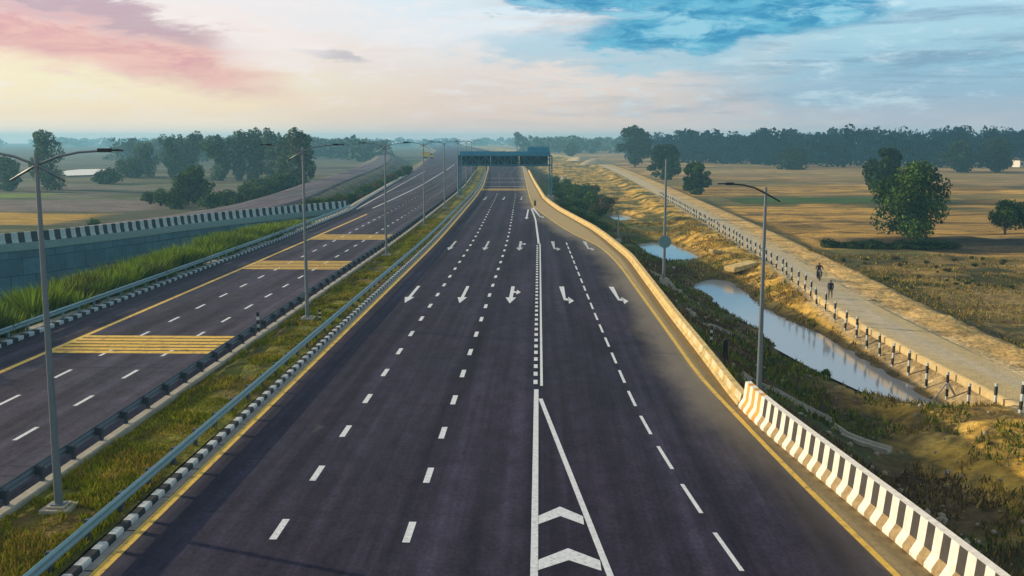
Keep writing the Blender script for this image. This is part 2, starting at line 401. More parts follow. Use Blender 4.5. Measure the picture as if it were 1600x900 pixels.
def asphalt_mat(name, base, dust):
    """asphalt with lengthwise wheel tracks, patches, and sand blown in from the right hand edge (mesh attribute 'edge', metres)"""
    m = bpy.data.materials.new(name); m.use_nodes = True; t = m.node_tree; p = t.nodes['Principled BSDF']
    p.inputs['Roughness'].default_value = 0.8; p.inputs['Specular IOR Level'].default_value = 0.05
    tcn = t.nodes.new('ShaderNodeTexCoord'); L = t.links.new
    def noise(scale, st, det=5, rough=0.6):
        mp = t.nodes.new('ShaderNodeMapping'); mp.inputs['Scale'].default_value = st; L(tcn.outputs['Object'], mp.inputs[0])
        n = t.nodes.new('ShaderNodeTexNoise'); n.inputs['Scale'].default_value = scale; n.inputs['Detail'].default_value = det; n.inputs['Roughness'].default_value = rough
        L(mp.outputs[0], n.inputs['Vector']); return n.outputs['Fac']
    def mr(v, a, b, c, d, smooth=False):
        n = t.nodes.new('ShaderNodeMapRange'); L(v, n.inputs['Value'])
        if smooth: n.interpolation_type = 'SMOOTHSTEP'
        for k, x in zip(('From Min', 'From Max', 'To Min', 'To Max'), (a, b, c, d)): n.inputs[k].default_value = x
        return n.outputs[0]
    def mul(a, b, op='MULTIPLY'):
        n = t.nodes.new('ShaderNodeMath'); n.operation = op
        for i, v in enumerate((a, b)):
            if isinstance(v, (int, float)): n.inputs[i].default_value = v
            else: L(v, n.inputs[i])
        return n.outputs[0]
    def mix(f, a, b):
        n = t.nodes.new('ShaderNodeMix'); n.data_type = 'RGBA'
        for s, v in ((n.inputs['Factor'], f), (n.inputs[6], a), (n.inputs[7], b)):
            if isinstance(v, (int, float)): s.default_value = v
            elif isinstance(v, tuple): s.default_value = v
            else: L(v, s)
        return n.outputs[2]
    tracks = noise(1.0, (0.9, 0.012, 1), 4, 0.55)
    streaks = noise(1.0, (3.2, 0.05, 1), 4, 0.65)
    patches = noise(0.10, (1, 0.5, 1), 5, 0.6)
    grain = noise(9.0, (1, 0.6, 1), 4, 0.7)
    c = mix(mr(patches, 0.32, 0.68, 0, 1, True), tuple(base) + (1,), (base[0] * 1.18, base[1] * 1.0, base[2] * 1.05, 1))
    k = mul(mul(mr(tracks, 0.32, 0.68, 0.58, 1.48), mr(streaks, 0.3, 0.7, 0.78, 1.24)), mr(grain, 0.25, 0.75, 0.62, 1.38))
    k = mul(mul(k, mr(noise(1.5, (1, .5, 1), 6, .7), .3, .7, .72, 1.30)), mr(noise(0.32, (1, .3, 1), 4, .6), .3, .7, .78, 1.24))
    sx = t.nodes.new('ShaderNodeSeparateXYZ'); L(tcn.outputs['Object'], sx.inputs[0])
    tyre = mul(mul(mul(mul(sx.outputs[0], 9.35, 'ADD'), 2 * math.pi / 1.7), 0, 'COSINE'), mul(mr(noise(1.0, (.3, .02, 1), 3, .5), .35, .65, .0, .17), 1.0))
    oil = mr(noise(1.0, (2.6, .22, 1), 4, .6), .64, .74, 1.0, .72, True)
    k = mul(mul(k, oil), mul(tyre, 1.0, 'ADD'))
    vm = t.nodes.new('ShaderNodeVectorMath'); vm.operation = 'SCALE'; L(c, vm.inputs[0]); L(k, vm.inputs['Scale'])
    c = vm.outputs[0]
    smudge = mr(noise(0.55, (1, 0.45, 1), 3, 0.5), 0.70, 0.78, 0, 0.35, True)
    c = mix(smudge, c, (0.16, 0.15, 0.14, 1))
    joint = mr(noise(1.0, (.035, 1.6, 1), 2, .5), .66, .70, 0, .45, True)
    c = mix(joint, c, (0.022, 0.022, 0.03, 1))
    if dust:
        sy = t.nodes.new('ShaderNodeSeparateXYZ'); L(tcn.outputs['Object'], sy.inputs[0]); ynear = mr(sy.outputs[1], 22, 42, .25, 1, True)
        at = t.nodes.new('ShaderNodeAttribute'); at.attribute_name = 'edge'
        wob = noise(0.35, (1, 0.35, 1), 5, 0.65)
        e = mul(at.outputs['Fac'], mul(mul(wob, 0.5, 'SUBTRACT'), 3.4), 'ADD')
        c = mix(mul(mr(e, -2.4, 0.0, 0, 0.62, True), ynear), c, (0.28, 0.245, 0.175, 1))
        e2 = mul(at.outputs['Fac'], mul(mul(wob, 0.5, 'SUBTRACT'), 0.9), 'ADD')
        c = mix(mr(e2, -0.25, 0.35, 0, 0.9, True), c, mix(mr(grain, 0.3, 0.7, 0, 1), (0.33, 0.25, 0.12, 1), (0.50, 0.385, 0.19, 1)))
    L(c, p.inputs['Base Color'])
    b = t.nodes.new('ShaderNodeBump'); b.inputs['Strength'].default_value = 0.25; b.inputs['Distance'].default_value = 0.02
    L(grain, b.inputs['Height']); L(b.outputs[0], p.inputs['Normal'])
    return m
M['asphalt'] = asphalt_mat('asphalt', (0.0265, 0.0255, 0.041), True)
M['asphalt_opp'] = asphalt_mat('asphalt_grey', (0.042, 0.042, 0.058), False)

M['asphalt_ramp'] = asphalt_mat('asphalt_pale', (0.095, 0.095, 0.105), False)  # paler asphalt, distant haze put into its colour
def wall_mat():
    m = mat('retaining_panel', (0.07, 0.17, 0.225), 0.9, 0.3, 0.6, 0.2, 6)
    t = m.node_tree; p = t.nodes['Principled BSDF']
    uv = t.nodes.new('ShaderNodeUVMap'); br = t.nodes.new('ShaderNodeTexBrick')
    br.inputs['Scale'].default_value = 1; br.inputs['Brick Width'].default_value = 2.6; br.inputs['Row Height'].default_value = 1.7
    br.inputs['Mortar Size'].default_value = 0.05; br.inputs['Mortar Smooth'].default_value = 0.3
    br.inputs['Color1'].default_value = (1, 1, 1, 1); br.inputs['Color2'].default_value = (0.72, 0.76, 0.78, 1); br.inputs['Mortar'].default_value = (0.35, 0.38, 0.4, 1)
    t.links.new(uv.outputs[0], br.inputs[0])
    src = p.inputs['Base Color'].links[0].from_socket
    mx = t.nodes.new('ShaderNodeMix'); mx.data_type = 'RGBA'; mx.blend_type = 'MULTIPLY'; mx.inputs['Factor'].default_value = 1
    t.links.new(src, mx.inputs[6]); t.links.new(br.outputs[0], mx.inputs[7]); t.links.new(mx.outputs[2], p.inputs['Base Color'])
    return m
M['wall'] = wall_mat()

# ------------------------------------------------------------------ road geometry (metres; +Y along the highway)
def smooth_tab(tab, win=12):
    ys = np.array([a for a, _ in tab], float); xs = np.array([b for _, b in tab], float)
    def f(y):
        y = np.asarray(y, float); s = 0
        for k in np.linspace(-win, win, 9): s = s + np.interp(y + k, ys, xs)
        return s / 9
    return f
OFF = smooth_tab([(-200, 0), (100, 0), (130, -.45), (181, -1.3), (225, -2.5), (346, -7.8), (600, -21), (900, -45), (1500, -105), (3000, -300), (7000, -900)], 14)
RE = smooth_tab([(-50, 14.5), (15, 9.0), (22.8, 8.25), (30, 7.6), (37.5, 7.1), (43, 6.74), (50, 6.69), (63, 6.52), (81, 6.29), (88, 6.04), (95, 5.6), (99.6, 5.1), (108, 3.6),
                 (120, 2.1), (138, .3), (155, -1.3), (175, -2.0), (210, -2.9), (370, -6.8), (600, -19), (900, -43), (1500, -103), (3000, -298), (7000, -898)], 3)
RB = smooth_tab([(-50, 15), (15, 9.95), (22.9, 9.12), (26.2, 8.72), (30.3, 8.2), (37.2, 7.4), (46, 7.4), (58, 7.3), (72, 7.3), (86, 7.3), (93.7, 6.9), (105, 6.3), (115, 5.6), (130, 4.0),
                 (146, 2.3), (160, 1.2), (175, .2), (246, -2.1), (364, -5.4), (600, -17), (900, -41), (1500, -101), (3000, -296), (7000, -896)], 3)
LE = smooth_tab([(-200, -26.2), (100, -26.2), (146, -27.0), (160, -28.5), (300, -38.7), (432, -50), (600, -66), (940, -96), (1500, -165), (3000, -380), (7000, -1100)], 6)
def offs(y): return float(OFF(y))
YS_ROAD = np.concatenate([np.arange(-30, 200, 2.0), np.arange(200, 500, 5.0), np.arange(500, 1500, 20.0), np.arange(1500, 3400, 60.0)])

def road_sheet(name, fl, fr, ys, m, z=0.0, cols=10, edge=None, skirt=0.5):
    V = []; E = []
    for y in ys:
        a, b = float(fl(y)), float(fr(y))
        for k in range(cols + 1):
            x = a + (b - a) * k / cols; V.append((x, y, z)); E.append(x - float(edge(y)) if edge else 0)
    F = []
    n = cols + 1
    for i in range(len(ys) - 1):
        for k in range(cols): F.append((i * n + k, i * n + k + 1, (i + 1) * n + k + 1, (i + 1) * n + k))
    base = len(V)
    for i, y in enumerate(ys):
        for k in (0, cols):
            x, yy, zz = V[i * n + k]; V.append((x, yy, z - skirt)); E.append(E[i * n + k])
    for i in range(len(ys) - 1):
        F.append((i * n, (i + 1) * n, base + 2 * (i + 1), base + 2 * i))
        F.append((i * n + cols, base + 2 * i + 1, base + 2 * (i + 1) + 1, (i + 1) * n + cols))
    o = fast_mesh(name, V, F, m)
    a = o.data.attributes.new('edge', 'FLOAT', 'POINT'); a.data.foreach_set('value', np.array(E, np.float32))
    return tag(o, kind='structure')

main_road = road_sheet('highway_road', lambda y: -10.68 + OFF(y), lambda y: RB(y) + 0.1, YS_ROAD, M['asphalt'], 0.0, 24, RE)
opp_road = road_sheet('opposite_road', lambda y: LE(y) - 0.25, lambda y: -14.5 + OFF(y), YS_ROAD, M['asphalt_opp'], 0.0, 12)

def ribbon(mb, fa, fb, ys, z=0.006, m=0):
    for a, b in zip(ys, ys[1:]):
        mb.face([(float(fa(a)), a, z), (float(fb(a)), a, z), (float(fb(b)), b, z), (float(fa(b)), b, z)], m)
def steps(a, b, s=3.0):
    n = max(1, int(math.ceil((b - a) / s))); return [a + (b - a) * i / n for i in range(n + 1)]
def const(w): return lambda y: w + OFF(y)

mb = MB(); ribbon(mb, lambda y: -10.46 + OFF(y), lambda y: -10.19 + OFF(y), steps(0, 700, 4)); mb.build('yellow_line', M['yellow_paint'], main_road)
mb = MB(); ribbon(mb, lambda y: RE(y) - .09, lambda y: RE(y) + .09, steps(0, 700, 2.5)); mb.build('yellow_line', M['yellow_paint'], main_road)
def dashes(w, first, period, length, width, y1, parent, name='lane_dashes', mt='white_paint', shift=None, y0=12):
    mb = MB(); y = first
    while y > y0: y -= period
    if y < 12 or y0 > 12: y += period
    while y < y1:
        a, b = y - length / 2, y + length / 2
        f = (lambda q: w + OFF(q)) if shift is None else shift
        ribbon(mb, lambda q: f(q) - width / 2, lambda q: f(q) + width / 2, [a, b]); y += period if y < 190 or parent is not main_road else period * 2
    return mb.build(name, M[mt], parent)
dashes(-6.76, 25.2, 4.51, 1.4, .19, 150, main_road)
dashes(-3.37, 25.1, 4.51, 1.4, .19, 150, main_road)
dashes(-6.76, 1e3, 4.51, 1.3, .14, 320, main_road, mt='white_faded', y0=150)
dashes(-3.37, 1e3, 4.51, 1.3, .14, 320, main_road, mt='white_faded', y0=150)
EX = smooth_tab([(10, 6.2), (18, 5.3), (24.1, 4.58), (27.9, 4.23), (31.5, 3.94), (35.2, 3.7), (39, 3.53), (49.4, 3.30), (58.7, 3.10), (75.7, 2.81), (99.5, 2.42), (120, 2.1)], 2)
dashes(0, 24.1, 3.74, 2.35, .115, 100, main_road, shift=lambda q: EX(q))
for w_ in (-20.62, -17.68):
    dashes(w_, 38.1, 4.5, 1.6, .16, 135, opp_road); dashes(w_, 1e3, 4.5, 1.4, .12, 330, opp_road, mt='white_faded', y0=135)
D3 = smooth_tab([(0, -.12), (22, -.15), (40, -.2), (99, -.38), (130, -.9), (158, -1.9), (220, -4)], 4)
mb = MB()
y = 41.3
while y < 98:
    ribbon(mb, lambda q: D3(q) - .11, lambda q: D3(q) + .06, [y, y + .75]); y += 1.5
ribbon(mb, lambda q: D3(q) + .17, lambda q: D3(q) + .28, steps(41, 99, 2))
ribbon(mb, lambda q: D3(q) + .0, lambda q: D3(q) + .2, steps(99, 150, 2))
mb.build('double_line', M['white_paint'], main_road)
# gore with chevrons
mb = MB()
ribbon(mb, lambda q: D3(q) - .08, lambda q: D3(q) + .10, steps(12, 40.4, 2))
gx = lambda q: -.06 + (38.9 - q) * .1005
ribbon(mb, lambda q: gx(q) - .04, lambda q: gx(q) + .12, steps(12, 38.9, 2))
for ya in (27.05, 24.15, 21.2, 18.3):
    for s in (0, 1):
        xm = (D3(ya) + gx(ya)) / 2 + .05
        xe = (float(D3(ya)) + .11) if s == 0 else float(gx(ya - .7)) - .06
        mb.face([(xm, ya, .0065), (xe, ya - .72, .0065), (xe, ya - 1.32, .0065), (xm, ya - .72, .0065)])
mb.build('chevron_gore', M['white_paint'], main_road)

def arrow_poly(kind, L=7.4):
    h = L / 2
    if kind == 'straight': return [[(-.15, h), (.15, h), (.15, -h + 2.4), (-.15, -h + 2.4)], [(-.45, -h + 2.4), (.45, -h + 2.4), (0, -h)]]
    if kind == 'branch': return [[(-.17, h), (.17, h), (.17, -h + 2.4), (-.17, -h + 2.4)], [(-.5, -h + 2.4), (.5, -h + 2.4), (0, -h)],
                                 [(.17, h - 2.2), (.17, h - 3.0), (.48, h - 3.0), (.48, h - 2.4)], [(.46, h - 1.6), (.86, h - 2.7), (.46, h - 3.8)]]
    return [[(-.28, h), (.22, h), (.22, -h + 1.9), (.02, -h + 1.4)], [(.02, -h + 1.4), (.22, -h + 2.2), (.56, -h + 2.0), (.52, -h + 1.1)],
            [(.46, -h + 2.8), (.94, -h + 1.1), (.44, -h)]]
def arrow(kind, x, y, skew=0.0, L=7.4):
    mb = MB()
    for poly in arrow_poly(kind, L):
        mb.face([(x + a * .68 + skew * b, y + b, .0062) for a, b in poly])
    mb.build('lane_arrow', M['white_paint' if y < 80 or 135 < y < 150 else 'white_faded'], main_road)
for kind, x in (('straight', -8.45), ('straight', -5.06), ('branch', -1.95), ('turn', 1.4), ('turn', 4.8)):
    arrow(kind, x, 66)
for kind, x in (('straight', -8.52), ('straight', -5.25), ('branch', -2.05), ('turn', 1.1), ('turn', 4.25)):
    arrow(kind, x, 97, L=8.5)
arrow('straight', -1.95, 139, L=18); arrow('turn', -.75, 142, skew=-.056, L=20)
for x in (-9.8, -6.6, -3.6): arrow('straight', x + .1, 176, L=9)

# rumble bars
def bars(parent, Y, fa, fb, n, width, gap, mt):
    mb = MB()
    for i in range(n):
        y = Y + i * (width + gap); a = fa(y); b = fb(y); c = 8
        for k in range(c):
            xa = a + (b - a) * k / c; xb = a + (b - a) * (k + 1) / c
            mb.face([(xa, y, .0075), (xb, y, .0075), (xb, y + width, .0075), (xa, y + width, .0075)])
    mb.build('rumble_bars', M[mt], parent)
for Y in (46.9, 78.6, 102.5):
    bars(opp_road, Y, lambda y: -23.35 + offs(y), lambda y: -15.3 + offs(y), 6, .56, .20 if Y < 60 else .42, 'yellow_worn')
for Y, mt in ((204, 'yellow_worn'), (208, 'yellow_worn'), (220, 'white_paint'), (243, 'white_paint'), (268, 'white_paint')):
    bars(main_road, Y, lambda y: -10.1 + offs(y), lambda y: float(RE(y)) - .3, 3 if Y < 210 else 1, .6, .6, mt)
mb = MB(); ribbon(mb, lambda y: -23.62 + OFF(y) * .3, lambda y: -23.34 + OFF(y) * .3, steps(0, 138, 4)); mb.build('yellow_line', M['yellow_paint'], opp_road)
mb = MB(); ribbon(mb, lambda y: -27.0 + (y - 148) * -.058, lambda y: -26.75 + (y - 148) * -.058 , steps(148, 330, 4))
ribbon(mb, lambda y: -24.2 + OFF(y), lambda y: -23.9 + OFF(y), steps(150, 420, 4)); mb.build('white_line', M['white_faded'], opp_road)

# ramp, service road ------------------------------------------------
def poly_path(pts, step=3.0):
    """resample a plan polyline, smoothed, into (x, y, nx, ny) with n pointing to its right"""
    P = [Vector(p) for p in pts]
    out = []
    for i in range(len(P) - 1):
        p0, p1, p2, p3 = P[max(i - 1, 0)], P[i], P[i + 1], P[min(i + 2, len(P) - 1)]
        n = max(1, int((p2 - p1).length / step))
        for k in range(n):
            t = k / n
            out.append(0.5 * ((2 * p1) + (-p0 + p2) * t + (2 * p0 - 5 * p1 + 4 * p2 - p3) * t * t + (-p0 + 3 * p1 - 3 * p2 + p3) * t ** 3))
    out.append(P[-1])
    res = []
    for i, p in enumerate(out):
        t = (out[min(i + 1, len(out) - 1)] - out[max(i - 1, 0)]).normalized()
        res.append((p.x, p.y, t.y, -t.x))
    return res
RAMP = poly_path([(-125, 15), (-100, 38), (-79, 68), (-57.2, 99.7), (-47.4, 125.7), (-44, 152), (-45.5, 185), (-52, 250), (-66, 400), (-92, 600), (-150, 940), (-260, 1500)], 5)
SERV = poly_path([(26.5, -10), (25.9, 25), (25.3, 48), (24.6, 65), (24.7, 83), (26.2, 115), (28.2, 197), (31.5, 441), (28, 640), (6, 900), (-70, 1500)], 4)
WALL = poly_path([(-112, 20), (-93, 42), (-72, 71), (-52.8, 97.9), (-49.4, 104.6), (-46.3, 112.3), (-42.6, 124), (-37.6, 136), (-32.5, 147), (-29.2, 153.5)], 1.0)
def path_sheet(name, path, hw, z, m, skirt=.4):
    V = []; F = []; T = []
    ss_ = [-1, -1] + list(np.linspace(-1, 1, 13)[1:-1]) + [1, 1]; nn = len(ss_)
    for x, y, nx, ny in path:
        for k, q in enumerate(ss_):
            px, py = x + nx * q * hw, y + ny * q * hw
            V.append((px, py, z + (-skirt if k in (0, nn - 1) else .03 * (1 - q * q)))); T.append((px, py, abs(q)))
    for i in range(len(path) - 1):
        for k in range(nn - 1): F.append((i * nn + k, i * nn + k + 1, (i + 1) * nn + k + 1, (i + 1) * nn + k))
    T = np.array(T); e = np.clip(T[:, 2] + 1.5 * (fbm(T[:, 0] * .5, T[:, 1] * .25, 4) - .5) + .5 * np.clip((75 - T[:, 1]) / 30, 0, 1), 0, 1); e = e * e * (3 - 2 * e)
    cc = np.array((.47, .40, .27)) * (1 - e[:, None]) + np.array((.50, .385, .19)) * e[:, None]
    cc *= (.82 + .36 * fbm(T[:, 0] * 2, T[:, 1] * .6, 3))[:, None]
    return tag(fast_mesh(name, V, F, m, colors=cc), kind='structure')
ramp_road = path_sheet('ramp_road', RAMP, 4.0, -.02, M['asphalt_ramp'])
service_road = path_sheet('service_road', SERV, 1.95, -2.905, M['service'])

# terrain -----------------------------------------------------------
def seg_dist(X, Y, path):
    d = np.full(X.shape, 1e9)
    for (x0, y0, *_), (x1, y1, *_) in zip(path, path[1:]):
        dx, dy = x1 - x0, y1 - y0; L = dx * dx + dy * dy + 1e-9
        t = np.clip(((X - x0) * dx + (Y - y0) * dy) / L, 0, 1)
        d = np.minimum(d, np.hypot(X - x0 - t * dx, Y - y0 - t * dy))
    return d
def poly_sd(X, Y, poly):
    d = seg_dist(X, Y, poly + [poly[0]]); ins = np.zeros(X.shape, bool)
    for (x0, y0), (x1, y1) in zip(poly, poly[1:] + [poly[0]]):
        c = ((y0 > Y) != (y1 > Y)) & (X < (x1 - x0) * (Y - y0) / (y1 - y0 + 1e-12) + x0); ins ^= c
    return np.where(ins, -d, d)
WZ = -4.5
CHANNEL = [G(x, y, WZ) for x, y in ((1092, 444), (1112, 437), (1136, 440), (1160, 457), (1185, 480), (1215, 495), (1250, 512), (1290, 530), (1330, 555), (1380, 585), (1430, 613), (1482, 650),
                                    (1440, 642), (1380, 627), (1330, 607), (1300, 593), (1268, 577), (1213, 556), (1224, 545), (1205, 525), (1165, 500), (1132, 482), (1118, 463), (1096, 455))]
POND = [G(x, y, WZ) for x, y in ((1000, 382), (1020, 379), (1042, 380), (1070, 392), (1090, 402), (1075, 411), (1050, 411), (1020, 399))]
PUDDLE = [G(x, y, WZ) for x, y in ((952, 338), (968, 335), (985, 340), (988, 347), (968, 348))]
wx = np.interp
wall_y = np.array([p[1] for p in WALL]); wall_x = np.array([p[0] for p in WALL])
def terrain(X, Y):
    off = OFF(Y)
    dl = LE(Y) - .3 - X; dr = X - (RB(Y) + .45)
    n1 = fbm(X * .11, Y * .11, 4) - .5; n2 = fbm(X * .6 + 9, Y * .6, 3) - .5
    emb = -.35 - .58 * np.maximum(0, np.maximum(dl, dr) - .5) + n1 * 1.1 * np.clip((np.maximum(dl, dr) - .5) / 3, 0, 1)
    rp = seg_dist(X, Y, RAMP)
    er = -.35 - .45 * np.maximum(0, rp - 4.3)
    xw = np.interp(Y, wall_y, wall_x)
    right_of_wall = (X > xw - 1.9) & (Y < 153) & (Y > 15)
    er = np.where(right_of_wall, -99, er)
    base = np.where(X < (LE(Y) + RB(Y)) / 2, np.where(right_of_wall, -5.6, -4.0), -3.7)
    base = base + n1 * np.where(right_of_wall, 1.2, .5) + n2 * .18
    sd_s = seg_dist(X, Y, SERV)
    es = -2.89 - .35 * np.maximum(0, sd_s - 5.2) + np.where(X > 20, 0, 0)
    es = np.where(sd_s < 1.5, -3.05, es + n2 * .10 * np.clip(sd_s - 1.9, 0, 1))
    z = np.maximum(np.maximum(base, emb), np.maximum(er, es))
    near = (Y > 20) & (Y < 240) & (X > 5) & (X < 40)
    sd = np.full(X.shape, 99.0)
    if near.any():
        xs, ys = X[near], Y[near]
        sd[near] = np.minimum(np.minimum(poly_sd(xs, ys, CHANNEL), poly_sd(xs, ys, POND)), poly_sd(xs, ys, PUDDLE)) - .4 + .9 * (fbm(xs * 1.1, ys * .9, 3) - .5)
    bank = WZ + .02 + np.where(sd > 0, .42 * sd, .35 * sd) + n2 * .5 * np.clip(sd, 0, 1)
    z = z + np.where((dr > 1) & (sd_s > 2.3) & (X < 31), (fbm(X * 1.3, Y * 1.0, 3) - .5) * .55, 0)
    z = np.where(sd < 6, np.minimum(z, bank), z)
    z = np.where((sd < 0), np.minimum(z, WZ - .04), z)
    z = np.where((sd > .25) & (sd < 20), np.maximum(z, WZ + .06), z)
    return z, dict(off=off, dl=dl, dr=dr, rp=rp, rw=right_of_wall, ss=sd_s, sd=sd, n1=n1, n2=n2)
def ground_z(x, y):
    z, _ = terrain(np.array([float(x)]), np.array([float(y)])); return float(z[0])

def spaced(a, b, s0, g):
    o = [a]; s = s0
    while o[-1] < b: o.append(o[-1] + s); s *= g
    return o
wpos = spaced(46, 3000, .9, 1.055); wneg = [-q for q in spaced(66, 3000, .9, 1.055)]
wc = np.array(sorted(set(wneg + list(np.arange(-65.5, 6, .8)) + list(np.arange(6, 45.8, .5)) + wpos)))
yc = np.array(list(np.arange(-60, 18, 4)) + list(np.arange(18, 130, .55)) + spaced(130, 3600, .7, 1.013))
Wg, Yg = np.meshgrid(wc, yc); Xg = Wg + OFF(Yg)
Zg, I = terrain(Xg, Yg)
# colours
def L3(a, b, t): return a[..., None] * 0 + np.array(a)[...]  # unused
def blend(C, c2, t): return C * (1 - t[..., None]) + np.array(c2, float) * t[..., None]
def ss(x, a, b):
    t = np.clip((x - a) / (b - a), 0, 1); return t * t * (3 - 2 * t)
f1 = fbm(Xg * .05, Yg * .05, 4); f2 = fbm(Xg * .25 + 40, Yg * .25, 4); f3 = fbm(Xg * .012 + 7, Yg * .045 + 3, 4); f4 = fbm(Xg * .9, Yg * .9, 3)
C = np.zeros(Xg.shape + (3,)); C[:] = (0.32, 0.195, 0.050)
C = blend(C, (0.44, 0.26, 0.055), ss(f3, .45, .6)); C = blend(C, (0.17, 0.125, 0.06), ss(f3, .42, .34)); C = blend(C, (0.10, 0.07, 0.03), ss(f2, .56, .72) * .7)
C = blend(C, (0.06, 0.075, 0.022), ss(f1, .60, .70) * .8)
C = blend(C, (0.06, 0.045, 0.025), ss(np.abs(((Yg + 14 * f3 + Xg * .02) / 19) % 1 - .5), .09, .02) * (Yg > 118) * .85)
C = blend(C, (0.36, 0.24, 0.10), ss(Yg, 260, 420) * .7)
def plots(C, mask, amp):
    yq = Yg + 10 * f3 + .06 * Xg; by = np.floor(yq / 23); bx = np.floor((Xg + 19 * (by % 3)) / 62)
    hsh = np.modf(np.sin(by * 12.9898 + bx * 78.233) * 43758.5453)[0] % 1
    k = 1 + amp * (hsh - .5)
    C = C * np.where(mask > .5, k, 1)[..., None]
    return blend(C, (0.10, 0.105, 0.03), (hsh > .84) * .6 * mask)
C = plots(C, (Yg > 122) * 1.0, 1.0)
gs = ss(Yg, 222, 226) * ss(Yg, 250, 244) * ss(Xg, 42, 46) * ss(Xg, 96, 88); C = blend(C, (0.05, 0.10, 0.02), gs)
dk = ss(Yg + 4 * (f2 - .5), 124, 129) * ss(Yg + 6 * (f2 - .5), 147, 141) * ss(Xg, 37, 44); C = blend(C, (0.028, 0.026, 0.018), dk * .92)
nf = ss(Yg, 126, 118) * ss(Xg, 31, 34); C = blend(C, (0.25, 0.175, 0.055), nf * .8); C = blend(C, (0.055, 0.055, 0.015), nf * ss(f2, .52, .66)); C = blend(C, (0.07, 0.05, 0.022), nf * ss(f4, .55, .75) * .7)
# ditch banks
bk = ss(I['dr'], .2, 1.5) * ss(I['ss'], 4.0, 2.4 + 1.8) * (Xg < 30)
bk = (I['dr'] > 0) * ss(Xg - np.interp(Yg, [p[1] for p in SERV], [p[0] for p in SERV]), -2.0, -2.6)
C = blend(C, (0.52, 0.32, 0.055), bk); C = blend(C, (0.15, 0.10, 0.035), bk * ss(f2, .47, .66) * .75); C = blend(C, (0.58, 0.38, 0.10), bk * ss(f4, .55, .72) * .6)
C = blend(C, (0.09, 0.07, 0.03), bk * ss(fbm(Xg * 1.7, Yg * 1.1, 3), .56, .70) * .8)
nearslope = bk * ss(I['dr'] + 3 * (f2 - .5), 10.5, 7.0); C = blend(C, (0.060, 0.046, 0.028), nearslope * .9)  # soil colour darkened here to carry the shadow behind the barrier
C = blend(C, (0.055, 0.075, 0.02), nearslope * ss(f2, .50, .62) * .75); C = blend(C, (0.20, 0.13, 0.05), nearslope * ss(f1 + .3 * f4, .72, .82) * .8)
C = blend(C, (0.05, 0.075, 0.02), bk * ss(Yg, 105, 140) * ss(f2, .44, .6) * .8)
C = blend(C, (0.09, 0.07, 0.04), ss(I['sd'], .9, .1) * .8)
gz = ss(I['dr'], .5, 1.5) * ss(I['dr'] + 5 * (f2 - .5), 15, 11) * ss(Yg, 98, 112) * ss(Yg, 300, 250) * (Xg < 26); C = blend(C, (0.055, 0.085, 0.018), gz * .9); C = blend(C, (0.10, 0.125, 0.025), gz * ss(f4, .5, .65) * .7); C = blend(C, (0.10, 0.065, 0.035), gz * ss(f2, .58, .68) * .7)
# golden berm of the service road
bm_ = ss(I['ss'], 6.6 + 0, 5.2) * (Xg > np.interp(Yg, [p[1] for p in SERV], [p[0] for p in SERV])); C = blend(C, (0.56, 0.37, 0.135), bm_ * (1 - .35 * ss(f4, .5, .7)))
C = blend(C, (0.40, 0.33, 0.20), ss(I['ss'], 2.9, 1.9) * .8)
hw = ss(np.abs(I['ss'] - 7.8 + 2 * (f2 - .5)), 1.6, .6) * (Xg > 28) * (Yg < 240); C = blend(C, (0.06, 0.058, 0.02), hw * .75)
# left land
lf = ((LE(Yg) + RB(Yg)) / 2 > Xg) * 1.0
CL = np.zeros_like(C); CL[:] = (0.10, 0.105, 0.062)
CL = blend(CL, (0.14, 0.118, 0.10), ss(f3, .47, .55)); CL = blend(CL, (0.05, 0.075, 0.03), ss(f1, .54, .64) * .8); CL = blend(CL, (0.06, 0.07, 0.035), ss(f2, .55, .7) * .6)
CL = plots(CL, (I['rw'] < 1) * (Xg < -60) * 1.0, .7)
pb = ss(Yg + 6 * (f1 - .5), 196, 201) * ss(Yg, 238, 232) * ss(Xg, -72, -84); CL = blend(CL, (0.165, 0.13, 0.12), pb * .9)
oy = Yg + (Xg + 96) * .12; orange = ss(oy + 3 * (f2 - .5), 167, 170) * ss(oy, 196, 190) * ss(Xg + 6 * (f2 - .5), -78, -86); CL = blend(CL, (0.40, 0.24, 0.035), orange)
gr = ss(Yg, 243, 247) * ss(Yg, 270, 264) * ss(Xg, -122, -128); CL = blend(CL, (0.14, 0.20, 0.03), gr)
de = ss(np.abs(oy - 163 + 3 * (f2 - .5)), 5, 2.5) * (Xg < -66); CL = blend(CL, (0.035, 0.055, 0.018), de * .85)
CL = blend(CL, (0.06, 0.085, 0.02), I['rw'] * 1.0); CL = blend(CL, (0.13, 0.13, 0.03), I['rw'] * ss(f2, .5, .65) * .7)
verge = ss(I['dl'], 2.2, .6); CL = blend(CL, (0.23, 0.20, 0.13), verge * .8)
gm = ss(Yg, 105, 118) * ss(Yg, 158, 150) * (I['rw'] > 0); CL = blend(CL, (0.15, 0.16, 0.03), gm * .7); CL = blend(CL, (0.30, 0.21, 0.09), gm * ss(f1, .5, .6) * .8)
CL = blend(CL, (0.26, 0.21, 0.12), ss(I['rp'], 6.5, 4.6) * .7 * (I['rw'] < 1))
C = np.where(lf[..., None] > .5, CL, C)
C *= (0.8 + .4 * f4)[..., None]
nr, nc = Xg.shape
idx = np.arange(nr * nc).reshape(nr, nc)
Fq = np.stack([idx[:-1, :-1], idx[:-1, 1:], idx[1:, 1:], idx[1:, :-1]], -1).reshape(-1, 4)
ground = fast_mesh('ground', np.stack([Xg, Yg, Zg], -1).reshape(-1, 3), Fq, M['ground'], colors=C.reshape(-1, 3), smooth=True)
tag(ground, kind='structure')
